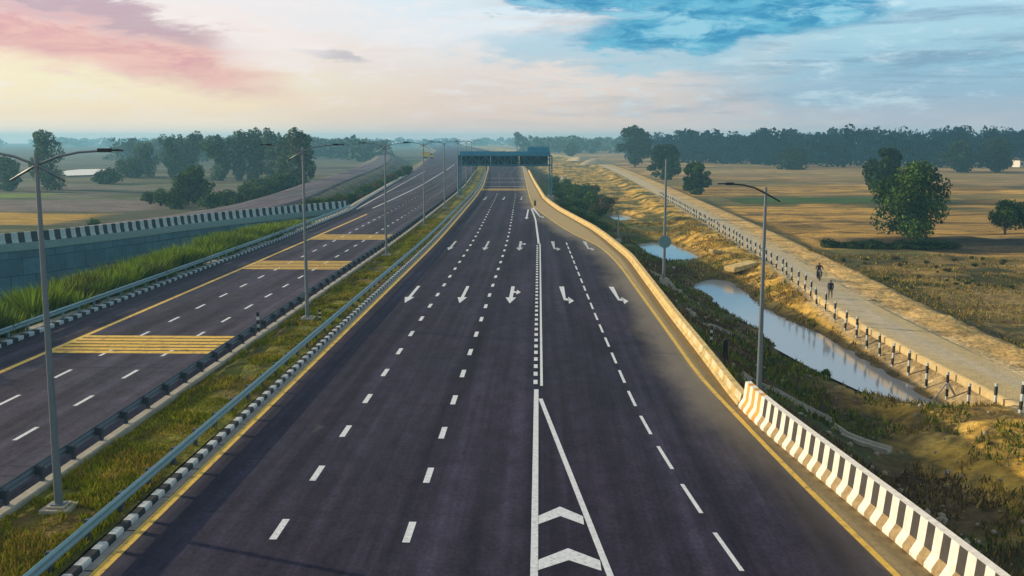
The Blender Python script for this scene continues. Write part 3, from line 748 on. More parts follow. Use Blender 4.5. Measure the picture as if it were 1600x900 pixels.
def grow(poly, d):
    cx = sum(p[0] for p in poly) / len(poly); cy = sum(p[1] for p in poly) / len(poly)
    return [(x + (x - cx) / max(1e-6, math.hypot(x - cx, y - cy)) * d, y + (y - cy) / max(1e-6, math.hypot(x - cx, y - cy)) * d) for x, y in poly]
def water(poly, z, name='water'):
    o = bpy.data.objects.new(name, bpy.data.meshes.new(name)); bm = bmesh.new()
    f = bm.faces.new([bm.verts.new((x, y, z)) for x, y in poly]); bmesh.ops.triangulate(bm, faces=[f]); bmesh.ops.recalc_face_normals(bm, faces=bm.faces)
    if sum(q.normal.z for q in bm.faces) < 0: bmesh.ops.reverse_faces(bm, faces=bm.faces)
    bm.to_mesh(o.data); bm.free(); o.data.materials.append(M['water']); col.objects.link(o); return tag(o, kind='structure')
water([(13.6, 108), (19, 108), (23, 76), (23.2, 62), (22.6, 50), (20.5, 50), (17.4, 64), (14.2, 86)], WZ, 'channel_water')
water(grow(POND, 1.2), WZ, 'pond_water')
water(grow(PUDDLE, .3), WZ, 'puddle_water')
mb = MB()
rp = [G(x, y, -3.7) for x, y in ((94, 270), (104, 267), (125, 265), (150, 264.5), (178, 265.5), (178, 270), (165, 272), (140, 274), (104, 275))]
mb.face([(x, y, -3.55) for x, y in rp]); tag(mb.build('river_water', M['water']), kind='structure')

# median ------------------------------------------------------------
ys = np.concatenate([np.arange(0, 130, .6), np.arange(130, 420, 3), np.arange(420, 1500, 20)]); ts = np.linspace(0, 1, 13)
Ym, Tm = np.meshgrid(ys, ts, indexing='ij'); Xm = -14.08 + 3.05 * Tm + OFF(Ym)
Zm = .10 + .10 * np.sin(Tm * math.pi) + (fbm(Xm * .8, Ym * .8, 3) - .5) * .16
g1 = fbm(Xm * .35, Ym * .2, 4); g2 = fbm(Xm * 1.1 + 5, Ym * .8, 3)
Cm = np.zeros(Xm.shape + (3,)); Cm[:] = (0.12, 0.125, 0.02); Cm = blend(Cm, (0.20, 0.19, 0.025), ss(g1, .48, .6)); Cm = blend(Cm, (0.05, 0.045, 0.018), ss(g2, .52, .66) * .8); Cm = blend(Cm, (0.16, 0.10, 0.03), ss(g1, .42, .34) * .6)
n2_ = len(ts); idm = np.arange(len(ys) * n2_).reshape(len(ys), n2_)
Fm = np.stack([idm[:-1, :-1], idm[:-1, 1:], idm[1:, 1:], idm[1:, :-1]], -1).reshape(-1, 4)
tag(fast_mesh('median_ground', np.stack([Xm, Ym, Zm], -1).reshape(-1, 3), Fm, M['median_soil'], colors=Cm.reshape(-1, 3), smooth=True), kind='structure')

def blades(name, X, Y, Z, h, w, mats, midx, lean=.35, label=None, cat=None):
    """one thin bent leaf (quad + tip) per point"""
    n = len(X); a = rng.random(n) * 2 * math.pi; dx, dy = np.cos(a), np.sin(a)
    b = rng.random(n) * 2 * math.pi; lx, ly = np.cos(b) * h * lean * rng.random(n), np.sin(b) * h * lean * rng.random(n)
    P = np.zeros((n, 4, 3))
    P[:, 0] = np.stack([X - dx * w / 2, Y - dy * w / 2, Z], -1); P[:, 1] = np.stack([X + dx * w / 2, Y + dy * w / 2, Z], -1)
    P[:, 2] = np.stack([X + lx * .5 + dx * w * .4, Y + ly * .5 + dy * w * .4, Z + h * .6], -1); P[:, 3] = np.stack([X + lx, Y + ly, Z + h], -1)
    F = np.arange(n * 4).reshape(n, 4)
    o = fast_mesh(name, P.reshape(-1, 3), F, mats, midx=midx)
    if label: tag(o, label, cat, kind='stuff')
    return o
n = 100000
yy = 18 + 110 * rng.random(n) ** 1.9; tt = rng.random(n); xx = -14.0 + 2.85 * tt + OFF(yy)
keep = fbm(xx * .9, yy * .7, 3) > .40; xx, yy, tt = xx[keep], yy[keep], tt[keep]
zz = .06 + .10 * np.sin(tt * math.pi); hh = (.05 + .10 * rng.random(len(xx))) * (1 + .8 * (fbm(xx * .5, yy * .4, 3) > .56))
mi = (rng.random(len(xx)) < .10 + .4 * (fbm(xx * .4 + 3, yy * .3, 3) > .60)).astype(int)
blades('median_grass', xx, yy, zz, hh, .022 + yy * .0008, [M['grass'], M['grass_dry']], mi, .8, 'yellow green grass growing along the median between the two carriageways', 'grass')

# kerbs -------------------------------------------------------------
def kerb(name, f, y0, y1, width, height, block, mats, z=-.05, fn=None):
    ys = list(np.arange(y0, y1, block)); mb = MB()
    path = []
    for y in ys: path.append((float(f(y)), y, z, 1.0, 0.0))
    pr = [(-width / 2, 0), (-width / 2, height), (width / 2 - .03, height), (width / 2, height - .05), (width / 2, 0)]
    mb.sweep(path, pr, mats=lambda i, k: i % 2 if len(mats) > 1 else 0)
    return tag(mb.build(name, mats), kind='structure')
kerb('median_kerb', const(-10.82), 10, 330, .22, .19, .48, [M['kerb_white'], M['kerb_black']])
kerb('median_back_kerb', const(-14.24), 10, 330, .30, .33, 1.0, [M['concrete']])
kerb('verge_kerb', lambda y: LE(y) - .15, 20, 330, .3, .24, .55, [M['ramp_white'], M['kerb_black']])
kerb('verge_edging', lambda y: LE(y) - .95, 20, 330, .5, .12, 1.5, [M['concrete']])
mb = MB()
yv = 10.0
while yv < 330:
    ribbon(mb, lambda y: -10.69 + OFF(y), lambda y: -10.47 + OFF(y), [yv, yv + 2.44], .010); yv += 2.5
tag(mb.build('median_slabs', M['slab']), kind='structure')

# guard rails -------------------------------------------------------
WB = [(0, .30), (.055, .25), (.055, .20), (.0, .155), (.0, .145), (.055, .10), (.055, .05), (0, 0)]
def guard_rail(label, f, y0, y1, face, zc, post_mat='galv', beam_mat='galv', spacer=.16, group='guard rails along the carriageways', pz=-.3):
    root = empty('guard_rail', (float(f(y0)), y0, 0)); ox, oy = root.location.x, y0
    tag(root, label, 'guard rail', group)
    ysb = list(np.arange(y0, y1, 2.0)); mb = MB()
    prof = [(a * face, b - .15) for a, b in WB] + [((a - .012) * face, b - .15) for a, b in reversed(WB)]
    mb.sweep([(float(f(y)) - ox, y - oy, zc, 1, 0) for y in ysb], prof, closed=True)
    mb.build('beam', M[beam_mat], root)
    def post_mesh(m_, x, y):
        m_.box((x - face * .17, y, (zc + .08 + pz) / 2), (.10, .14, zc + .08 - pz))
        m_.box((x - face * .065, y, zc - .03), (.11, .18, .24))
    first = None; rest = MB()
    for k, y in enumerate(ysb):
        x = float(f(y)) - ox
        if k < 95:
            if first is None:
                m_ = MB(); post_mesh(m_, 0, 0); first = m_.build('post', M[post_mat], root); first.location = (x, y - oy, 0)
            else:
                c = first.copy(); col.objects.link(c); c.parent = root; c.location = (x, y - oy, 0)
        else: post_mesh(rest, x, y - oy)
    if rest.v: tag(rest.build('post', M[post_mat], root), kind='stuff')
    return root
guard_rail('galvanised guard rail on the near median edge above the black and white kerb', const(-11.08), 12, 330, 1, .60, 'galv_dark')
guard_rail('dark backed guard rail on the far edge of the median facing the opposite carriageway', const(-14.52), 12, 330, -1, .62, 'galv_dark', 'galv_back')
guard_rail('green grey guard rail on the outer left verge in front of the tall reeds', lambda y: LE(y) - .5, 30, 149, 1, .58)

# right hand barriers ----------------------------------------------
def normal_path(f, ys, z=0.0):
    out = []
    for y in ys:
        d = (float(f(y + .3)) - float(f(y - .3))) / .6; l = math.hypot(d, 1); out.append((float(f(y)), y, z, 1 / l, -d / l))
    return out
mb = MB()
ysb = list(np.arange(37.9, 8, -.365))
prof = [(0, -.1), (0, .10), (.17, .36), (.24, .98), (.44, 1.0), (.52, .3), (.55, -.4)]
def bmats(i, k):
    w = i % 2 == 0
    if i < 6: return 0 if w else 3
    if k == 3: return 0
    if w: return 0
    return 2 if k <= 1 else 1
mb.sweep(normal_path(RB, ysb), prof, mats=bmats, closed=True)
tag(mb.build('crash_barrier', [M['barrier_white'], M['barrier_black'], M['barrier_dust'], M['barrier_orange']]),
    'concrete crash barrier painted in black and white stripes along the right road edge', 'crash barrier')
mb = MB()
ysb = list(np.arange(38.1, 330, .9))
prof = [(0, -.1), (.02, .12), (.10, .17), (.15, .45), (.38, .48), (.42, .2), (.48, -.5)]
mb.sweep(normal_path(RB, ysb), prof, mats=lambda i, k: 1 if (i < 20 and i % 2 == 0 and k in (2,)) else 0, closed=True)
tag(mb.build('parapet', [M['sandy'], mat('parapet_faded_stripe', (.58, .49, .32), .9, .4, 6)]), 'low dusty cream concrete parapet curving along the right edge of the highway', 'parapet')

# retaining wall with striped parapet -------------------------------
root = empty('retaining_wall', (-42.6, 124, -6)); tag(root, 'long teal grey panelled retaining wall carrying the ramp behind the green reeds', 'retaining wall')
def rel(path, z): return [(x + 42.6, y - 124, z + 6, nx, ny) for x, y, nx, ny in path]
mb = MB(); mb.sweep(rel(WALL, 0), [(.0, -8), (.0, -.55), (-.3, -.55), (-.3, -8)], closed=True, uvlen=True); mb.build('panel_face', M['wall'], root)
mb = MB(); mb.sweep(rel(WALL, 0), [(.12, -.9), (.16, -.12), (-.5, -.12), (-.5, -.9)], closed=True, uvlen=True); mb.build('coping', M['galv'], root)
PATHF = poly_path([(x, y) for x, y, *_ in WALL[::6]] + [(-29.2, 153.5)], .62)
mb = MB(); mb.sweep(rel(PATHF, -.12), [(.14, 0), (.02, .35), (-.04, 1.0), (-.28, 1.0), (-.36, 0)], mats=lambda i, k: i % 2, closed=True)
mb.build('striped_parapet', [M['ramp_white'], M['ramp_black']], root)

# street lamps ------------------------------------------------------
def lamp_mesh(double, height, arm=1.9, base_z=0.0):
    root = empty('street_lamp')
    mb = MB(); mb.box((0, 0, .05), (.75, .75, .5)); mb.box((0, 0, .33), (.5, .5, .06)); mb.build('footing', M['concrete'], root)
    mb = MB(); mb.box((0, 0, .375), (.34, .34, .03))
    mb.tube([(0, 0, .36), (0, 0, height * .5), (0, 0, height)], [.11, .08, .05], 10); mb.build('pole', M['pole'], root)
    for s in ((1, -1) if double else (-1,)):
        z = height - .24; k = arm / 1.9
        mb = MB(); mb.tube([(-.72 * s * k, s * .02, z - .40 * k), (0, s * .02, z), (.55 * s * k, s * .02, z + .21), (1.1 * s * k, s * .02, z + .32), (1.65 * s * k, s * .02, z + .355), (1.72 * s * k, s * .02, z + .355)],
                           [.028, .035, .032, .03, .028, .028], 8)
        mb.build('arm', M['lamp_dark'] if not double else M['pole'], root, smooth=True)
        mb = MB(); x0 = 1.62 * s * k
        for a, b, wd, hh in ((0, .30, .20, .10), (.28, .60, .15, .05)):
            mb.box((x0 + s * (a + b) / 2, s * .02, z + .37), (b - a, wd, hh))
        mb.build('lamp_head', M['lamp_dark'], root)
    return root
lp = lamp_mesh(True, 9.6)
names = ['tall double armed street lamp closest to the camera on the grassy median', 'second double armed street lamp up the median, beside the striped marker post',
         'third double armed street lamp up the median', 'fourth double armed street lamp up the median', 'fifth double armed street lamp up the median',
         'sixth double armed street lamp, on the median just before the gantry', 'seventh double armed street lamp, on the median just past the gantry', 'eighth double armed street lamp, far along the median beyond the gantry']
for i, Y in enumerate((25.9, 55.2, 86.5, 117, 147, 177, 207, 237)):
    o = lp if i == 0 else copy_tree(lp)
    o.location = (-12.87 - (.35 if 1 < i else 0) + offs(Y), Y, 0)
    o.rotation_euler.z = R((0, 5, -4, 3, -2, 4, 2, -3)[i])
    tag(o, names[i], 'street lamp', 'double armed lamps along the median')
o = lamp_mesh(False, 8.55, 1.45); o.location = (8.55, 39.5, -.35); tag(o, 'single armed street lamp standing where the striped crash barrier begins', 'street lamp')
def plain_pole(name, h, r, loc, label, cat):
    root = empty(name, loc); tag(root, label, cat)
    mb = MB(); mb.box((0, 0, .0), (.6, .6, .6)); mb.build('footing', M['concrete'], root)
    mb = MB(); mb.tube([(0, 0, .28), (0, 0, h * .5), (0, 0, h)], [r, r * .8, r * .6], 10); mb.build('pole', M['pole'], root)
    return root
x, y = G(1037, 440, -.5); z = -.55
plain_pole('lamp_pole', 9.1, .12, (x, y, z), 'bare lamp pole without an arm carrying the round sign, right of the road', 'lamp pole')
sg = empty('road_sign', (x, y - .16, z + 3.05)); tag(sg, 'round teal sign disc fixed low on the bare lamp pole', 'road sign')
mb = MB(); mb.tube([(0, -.02, 0), (0, .02, 0)], .47, 28); mb.build('disc', M['sign_back'], sg)
mb = MB(); mb.box((0, .05, .12), (.6, .05, .04)); mb.box((0, .05, -.12), (.6, .05, .04)); mb.build('bracket', M['pole'], sg)
x, y = G(966, 376, -.6); plain_pole('short_post', 3.2, .08, (x, y, -.7), 'short pale post standing behind the bend of the cream parapet', 'post')

# gantry ------------------------------------------------------------
ga = empty('sign_gantry', (-6.4, 178.4, 0)); tag(ga, 'teal steel sign gantry spanning the highway, seen from behind', 'gantry')
for x in (-7.9, 7.9):
    mb = MB()
    for dx in (-.22, .22):
        for dy in (-.5, .5): mb.tube([(x + dx, dy, -.6), (x + dx, dy, 7.3)], .085, 8)
    for k in range(9):
        z = .2 + k * .78
        for dy in (-.5, .5):
            mb.tube([(x - .22, dy, z), (x + .22, dy, z + .39)], .04, 6); mb.tube([(x + .22, dy, z + .39), (x - .22, dy, z + .78)], .04, 6)
        for dx in (-.22, .22): mb.tube([(x + dx, -.5, z), (x + dx, .5, z + .4)], .04, 6)
    mb.build('leg', M['gantry'], ga)
    mb = MB(); mb.box((x, 0, -.05), (1.2, 1.8, .8)); mb.build('footing', M['concrete'], ga)
mb = MB()
for dy in (-.5, .5):
    for z in (5.62, 7.22): mb.box((0, dy, z), (16.3, .2, .2))
    for k in range(14):
        x0 = -7.9 + k * 15.8 / 14; x1 = x0 + 15.8 / 14
        mb.tube([(x0, dy, 5.6), (x1, dy, 7.2)] if k % 2 else [(x0, dy, 7.2), (x1, dy, 5.6)], .06, 6)
        mb.tube([(x0, dy, 5.6), (x0, dy, 7.2)], .05, 6)
for k in range(15):
    x0 = -7.9 + k * 15.8 / 14
    for z in (5.62, 7.22): mb.tube([(x0, -.5, z), (x0, .5, z)], .05, 6)
mb.build('truss_beam', M['gantry'], ga)
for x0, x1 in ((-7.5, -2.65), (-2.5, 2.35), (2.5, 7.4)):
    mb = MB(); mb.box(((x0 + x1) / 2, .78, 6.42), (x1 - x0, .08, 2.0)); 
    for k in range(5): mb.box((x0 + .4 + k * (x1 - x0 - .8) / 4, .70, 6.42), (.08, .07, 1.7))
    mb.build('sign_board', M['gantry_dark'], ga)
mb = MB()
mb.box((0, -.05, 7.34), (16.0, 1.0, .05))
for k in range(24):
    mb.tube([(-7.8 + k * 15.6 / 23, -.55, 7.3), (-7.8 + k * 15.6 / 23, -.55, 7.95)], .035, 5)
for z in (7.55, 7.75, 7.95): mb.tube([(-7.8, -.55, z), (7.8, -.55, z)], .04, 5)
mb.box((0, .72, 7.62), (15.6, .05, .55)); mb.build('walkway', M['gantry_light'], ga)
mb = MB(); mb.box((5.8, .62, 8.2), (3.7, .07, 1.0))
for k in range(8): mb.box((4.05 + k * .5, .54, 8.3), (.14, .08, 1.3))
mb.build('upper_sign_board', M['gantry_light'], ga)

# marker posts, fence posts ----------------------------------------
def banded_post(name, h, w, bands, white='kerb_white'):
    mb = MB(); z = 0
    for hb, m in bands:
        mb.box((0, 0, z + hb * h / 2), (w, w, hb * h), m); z += hb * h
    return mb.build(name, [M[white], M['kerb_black']])
mp = banded_post('marker_post', 1.25, .12, [(.2, 0), (.17, 1), (.14, 0), (.17, 1), (.14, 0), (.18, 1)])
for i, (px, py, z, lab) in enumerate(((404, 524, 0.1, 'black and white banded marker post behind the median back rail above the yellow rumble bars'),
                                      (500, 503, .1, 'black and white banded marker post in the median grass beside the second lamp'),
                                      (1111, 542, -.9, 'black and white banded marker post on the right slope behind the parapet'))):
    o = mp if i == 0 else mp.copy()
    if i: col.objects.link(o)
    x, y = G(px, py, z)
    o.location = (x, y, ground_z(x, y) - .05 if i == 2 else z - .05); o.scale = (1, 1, (1, .6, .95)[i]); tag(o, lab, 'marker post', 'banded marker posts')
x, y = G(1133, 568, -1.2); mb = MB(); mb.tube([(0, 0, -.2), (0, 0, .85)], [.14, .12], 10); mb.tube([(0, 0, .85), (0, 0, .92)], [.16, .1], 10)
o = mb.build('bollard', M['black']); o.location = (x, y, ground_z(x, y)); tag(o, 'plain black stub post on the dark slope below the banded marker post', 'bollard')
x, y = G(836, 322, 0); o = o.copy(); col.objects.link(o); o.location = (x, y, .2); o.scale = (1.2, 1.2, .7); tag(o, 'small dark stub post at the road edge where the parapet bends towards the gantry', 'bollard')
fp = banded_post('fence_post', 1.6, .12, [(.14, 0), (.26, 1), (.22, 0), (.28, 1), (.10, 0)], 'kerb_white')
PL_Y = [20, 48.5, 64.7, 83, 115.6, 197, 441]; PL_X = [23.4, 22.85, 22.25, 22.6, 24.2, 26.1, 28.2]
i = 0; yv = 40.0
while yv < 232:
    x = float(np.interp(yv, PL_Y, PL_X)) + random.uniform(-.08, .08)
    if i == 0: o = fp
    else: o = fp.copy(); col.objects.link(o)
    o.location = (x, yv, ground_z(x, yv) - .08); o.rotation_euler = (R(random.uniform(-4, 4)), R(random.uniform(-4, 4)), random.uniform(0, .6))
    if 56 < yv < 58.4:
        tag(o, 'fence post held by two slanting timber braces, beside the pale service road', 'fence post', 'fence posts along the service road')
        bb = MB(); bb.tube([(-.08, .0, .95), (-.75, .05, -.05)], .055, 6); bb.tube([(.08, 0, .95), (.55, -.4, -.1)], .055, 6); bb.build('brace', M['concrete'], o)
    else: tag(o, 'black and white banded fence post in the row along the pale service road', 'fence post', 'fence posts along the service road')
    yv += 2.75 + random.uniform(-.15, .15); i += 1

# people and motorcycles -------------------------------------------
def skin_body(name, joints, edges, mt, parent=None, level=2):
    me = bpy.data.meshes.new(name); me.from_pydata([j[0] for j in joints], edges, [])
    o = bpy.data.objects.new(name, me); col.objects.link(o)
    md = o.modifiers.new('skin', 'SKIN'); sv = me.skin_vertices[0].data
    for k, j in enumerate(joints): sv[k].radius = (j[1], j[2] if len(j) > 2 else j[1])
    sv[0].use_root = True
    s = o.modifiers.new('sub', 'SUBSURF'); s.levels = level; s.render_levels = level
    dg = bpy.context.evaluated_depsgraph_get(); nm = bpy.data.meshes.new_from_object(o.evaluated_get(dg))
    nm.name = name; bpy.data.objects.remove(o); bpy.data.meshes.remove(me)
    if not isinstance(mt, (list, tuple)): mt = [mt]
    nm.materials.clear()
    for m in mt: nm.materials.append(m)
    nm.polygons.foreach_set('use_smooth', [True] * len(nm.polygons))
    r = bpy.data.objects.new(name, nm); col.objects.link(r); r.parent = parent
    return r
def paint(o, fn):
    o.data.polygons.foreach_set('material_index', [fn(p.center) for p in o.data.polygons]); o.data.update()
def fingers(J, E, hand, dirv, side):
    """five short tapering chains from the palm vertex"""
    for k in range(5):
        a = (k - 1.5) * .012; L = (.05, .085, .09, .085, .07)[k]
        b = len(J); p = Vector(hand) + Vector((side * (.03 if k == 0 else 0), a, 0))
        q = p + Vector(dirv) * L * .55 + Vector((side * (.02 if k == 0 else -.005), 0, 0)); r = q + Vector(dirv) * L * .45 + Vector((-side * .012, 0, 0))
        J += [(tuple(p), .009), (tuple(q), .008), (tuple(r), .006)]
        E += [(J_hand[0], b), (b, b + 1), (b + 1, b + 2)]
J_hand = [0]
def walker():
    J = [((0, 0, .92), .15, .11), ((0, 0, 1.12), .15, .10), ((0, .01, 1.33), .17, .11), ((0, .01, 1.44), .06), ((0, .03, 1.55), .085, .10), ((0, .03, 1.66), .07, .085)]
    E = [(0, 1), (1, 2), (2, 3), (3, 4), (4, 5)]
    for s in (-1, 1):
        b = len(J); st = .22 * s
        J += [((s * .10, 0, .85), .095), ((s * .11, st * .55 + .03, .48), .065), ((s * .11, st, .09), .042), ((s * .12, st + .13, .04), .035)]
        E += [(0, b), (b, b + 1), (b + 1, b + 2), (b + 2, b + 3)]
        b = len(J)
        J += [((s * .20, .01, 1.37), .06), ((s * .215, -st * .6, 1.11), .05), ((s * .20, -st * 1.1 + .06, .87), .036), ((s * .20, -st * 1.15 + .08, .81), .032)]
        E += [(2, b), (b, b + 1), (b + 1, b + 2), (b + 2, b + 3)]
        J_hand[0] = b + 3; fingers(J, E, J[b + 3][0], (0, .1, -1), -s)
    return J, E
def rider():
    J = [((0, 0, .82), .15, .13), ((0, .06, 1.02), .15, .11), ((0, .14, 1.24), .18, .12), ((0, .17, 1.35), .06), ((0, .20, 1.46), .09, .10), ((0, .20, 1.57), .08, .09)]
    E = [(0, 1), (1, 2), (2, 3), (3, 4), (4, 5)]
    for s in (-1, 1):
        b = len(J)
        J += [((s * .13, .05, .80), .095), ((s * .20, .42, .70), .07), ((s * .19, .25, .33), .05), ((s * .19, .38, .27), .038)]
        E += [(0, b), (b, b + 1), (b + 1, b + 2), (b + 2, b + 3)]
        b = len(J)
        J += [((s * .22, .15, 1.28), .06), ((s * .32, .30, 1.08), .047), ((s * .30, .55, 1.03), .035), ((s * .29, .60, 1.03), .03)]
        E += [(2, b), (b, b + 1), (b + 1, b + 2), (b + 2, b + 3)]
        J_hand[0] = b + 3; fingers(J, E, J[b + 3][0], (0, .9, -.3), -s)
    return J, E
def face_bits(o, c, mt=None):
    mb = MB()
    for s in (-1, 1): mb.box((c[0] + s * .032, c[1] + .097, c[2] + .02), (.02, .012, .012), 0)
    mb.box((c[0], c[1] + .103, c[2] - .015), (.022, .03, .04), 1); mb.box((c[0], c[1] + .094, c[2] - .055), (.045, .012, .012), 0)
    for s in (-1, 1): mb.box((c[0] + s * .088, c[1], c[2]), (.02, .04, .06), 1)
    mb.build('face', [M['hair'], M['skin']], o)
J, E = walker()
p = skin_body('person', J, E, [M['skin'], M['green_cloth'], M['brown_cloth'], M['hair']])
paint(p, lambda c: (3 if c.z > 1.60 or (c.z > 1.5 and c.y < -.0) else 0) if c.z > 1.43 else (1 if c.z > .9 and not (abs(c.x) > .21 and c.z < .95) else (0 if abs(c.x) > .2 and c.z > .6 else (2 if c.z > .08 else 3))))
face_bits(p, (0, .03, 1.57))
x, y = G(1297, 466, -2.9); p.location = (x, y, ground_z(x, y) + .0); p.rotation_euler.z = R(160)
tag(p, 'person in dark top and brown trousers walking at the edge of the service road', 'person')

def motorcycle():
    root = empty('motorcycle')
    for y in (-.62, .66):
        mb = MB()
        pts = [(0, y + .29 * math.cos(a), .30 + .29 * math.sin(a)) for a in np.linspace(0, 2 * math.pi, 21)]
        mb.tube(pts, .05, 8, cap=False); w = mb.build('wheel', M['rubber'], root)
        mb = MB()
        for a in np.linspace(0, math.pi, 7)[:-1]: mb.tube([(0, y - .26 * math.cos(a), .30 - .26 * math.sin(a)), (0, y + .26 * math.cos(a), .30 + .26 * math.sin(a))], .008, 4)
        mb.tube([(-.05, y, .30), (.05, y, .30)], .05, 8); mb.build('spokes', M['pole'], w)
    mb = MB(); mb.tube([(0, .66, .3), (0, .45, .95)], .04, 8); mb.tube([(0, -.62, .3), (0, -.1, .45), (0, .4, .55)], .05, 8); mb.box((0, .05, .45), (.24, .36, .3)); mb.build('frame', M['lamp_dark'], root)
    mb = MB(); mb.tube([(0, -.05, .78), (0, .12, .82), (0, .38, .78)], [.1, .15, .09], 10); mb.build('fuel_tank', M['lamp_dark'], root, smooth=True)
    mb = MB(); mb.tube([(0, -.65, .76), (0, -.3, .74), (0, .0, .74)], [.08, .12, .1], 10); mb.build('seat', M['rubber'], root, smooth=True)
    mb = MB(); mb.tube([(-.34, .36, 1.0), (-.1, .44, .98), (.1, .44, .98), (.34, .36, 1.0)], .02, 6); mb.build('handlebar', M['pole'], root)
    mb = MB(); mb.tube([(0, .5, .88), (0, .6, .87)], [.07, .09], 12); mb.build('headlight', M['kerb_white'], root)
    return root
mc = motorcycle()
J, E = rider()
rd = skin_body('person', J, E, [M['skin'], M['black'], M['black'], M['hair']])
paint(rd, lambda c: (3 if c.z > 1.50 or (c.z > 1.4 and c.y < .15) else 0) if c.z > 1.36 else (0 if c.y > .56 and c.z > .9 else 1))
face_bits(rd, (0, .20, 1.48))
x, y = G(1279, 437, -2.85); zr = -2.83
mc.location = (x, y, zr); mc.rotation_euler.z = R(172); tag(mc, 'black motorcycle carrying a rider along the pale service road', 'motorcycle')
rd.location = (x, y, zr - .0); rd.rotation_euler.z = R(172); tag(rd, 'person in black riding the motorcycle on the service road, hands on the bars', 'person')
x, y = G(695, 272, 0); m2 = copy_tree(mc); m2.location = (x, y, .0); m2.rotation_euler.z = R(14); tag(m2, 'dark motorcycle ridden away on the opposite carriageway left of the gantry', 'motorcycle')
r2 = copy_tree(rd); r2.location = (x, y, 0); r2.rotation_euler.z = R(14); tag(r2, 'person in dark clothes riding the motorcycle on the opposite carriageway', 'person')

# far truck, house, sand heaps ---------------------------------------
x, y = G(668, 248, 0)
tr = empty('truck', (x, y, 0), R(-6)); tag(tr, 'small yellow tipper truck far up the left side of the opposite carriageway', 'truck')
mb = MB(); mb.box((-.9, 0, 2.35), (4.0, 2.4, 2.3)); mb.box((-.9, 0, 3.52), (4.2, 2.5, .12)); mb.build('tipper_body', M['truck_yellow'], tr)
mb = MB(); mb.box((2.15, 0, 1.9), (1.7, 2.3, 2.0)); mb.box((2.35, 0, 1.1), (1.9, 2.35, .7)); mb.build('cab', M['truck_yellow'], tr)
mb = MB(); mb.box((2.25, -1.16, 2.4), (1.0, .03, .7)); mb.box((3.01, 0, 2.4), (.03, 1.9, .75)); mb.build('window', M['glass_dark'], tr)
mb = MB(); mb.box((.2, 0, .95), (5.8, .9, .3)); mb.build('chassis', M['lamp_dark'], tr)
for xx_ in (-2.1, -.9, 2.2):
    for s in (-1, 1):
        mb = MB(); mb.tube([(xx_, s * 1.12 - .17, .52), (xx_, s * 1.12 + .17, .52)], .52, 16); mb.build('wheel', M['rubber'], tr)
x, y = G(1597, 262, -4); ho = empty('house', (x, y, -4.2), .2); tag(ho, 'small whitewashed house at the far right in front of the wood', 'house')
mb = MB(); mb.box((0, 0, 1.9), (7, 6, 3.8)); mb.build('wall', M['house_white'], ho)
mb = MB(); mb.box((0, -1.6, 4.5), (7.8, 4.0, .14), rx=R(24)); mb.box((0, 1.6, 4.5), (7.8, 4.0, .14), rx=R(-24)); mb.build('roof', M['roof'], ho)
mb = MB(); mb.box((-.8, -3.02, 1.1), (1.1, .08, 2.2)); mb.build('door', M['bark'], ho)
for s in (-2.4, 2.0):
    mb = MB(); mb.box((s, -3.02, 2.2), (1.0, .08, 1.1)); mb.build('window', M['glass_dark'], ho)
def heap(px, py, w, h, label, z0=-3.4):
    x, y = G(px, py, z0); n = 24; V = []; F = []
    for i in range(7):
        r = 1 - i / 6
        for k in range(n):
            a = 2 * math.pi * k / n; rr = r * (1 + .25 * math.sin(3 * a + px) + .12 * math.sin(7 * a)) * w / 2
            V.append((rr * math.cos(a), rr * math.sin(a) * .8, h * (1 - r * r) - .3 + random.uniform(-.06, .06)))
    for i in range(6):
        for k in range(n): F.append((i * n + k, i * n + (k + 1) % n, (i + 1) * n + (k + 1) % n, (i + 1) * n + k))
    o = fast_mesh('sand_heap', V, F, M['sand'], smooth=True); o.location = (x, y, ground_z(x, y)); return tag(o, label, 'sand heap', 'heaps of pale sand right of the gantry')
heap(932, 258, 18, 3.4, 'largest pale sand heap at the far end of the service road')
heap(905, 252, 14, 2.6, 'sand heap left of the largest one, in the haze behind the gantry')
heap(878, 283, 7, 2.2, 'rounded pale sand heap just right of the gantry leg')

# concrete bits on the right slope ------------------------------------
def chute(pts, label, w=.55):
    P = poly_path([G(px, py, z) for px, py, z in pts], .6); mb = MB()
    path = [(x, y, ground_z(x, y) + .10, nx, ny) for x, y, nx, ny in P]
    mb.sweep(path, [(-w / 2 - .1, -.3), (-w / 2 - .1, .12), (-w / 2, .12), (-w / 2 + .05, -.02), (w / 2 - .05, -.02), (w / 2, .12), (w / 2 + .1, .12), (w / 2 + .1, -.3)], closed=True)
    return tag(mb.build('drain_chute', M['concrete']), label, 'drain', 'concrete drain chutes on the right slope')
chute([(1148, 585, -.6), (1185, 588, -1.0), (1225, 602, -1.6), (1262, 622, -2.4), (1292, 645, -3.2)], 'pale concrete drain chute curving down from the start of the striped barrier', .8)
chute([(1064, 479, -.6), (1090, 483, -1.2), (1115, 497, -2.0), (1142, 514, -2.8)], 'pale concrete drain chute curving down the slope towards the water channel')
chute([(1012, 426, -.6), (1040, 434, -1.1), (1060, 444, -1.8)], 'short concrete drain chute beside the pole with the round sign')
chute([(1300, 660, -3.2), (1345, 688, -3.7), (1390, 705, -3.9)], 'broken lower drain chute on the dark ground below the striped barrier', .4)
def slab(px, py, z, d, rz, ry, label):
    x, y = G(px, py, z); mb = MB(); mb.box((0, 0, 0), d)
    o = mb.build('concrete_slab', M['sandy']); bm = bmesh.new(); bm.from_mesh(o.data); bmesh.ops.bevel(bm, geom=bm.edges, offset=.08, segments=2, affect='EDGES'); bm.to_mesh(o.data); bm.free()
    o.location = (x, y, ground_z(x, y) + .25); o.rotation_euler = (0, ry, rz); return tag(o, label, 'slab', 'broken concrete slabs on the far bank')
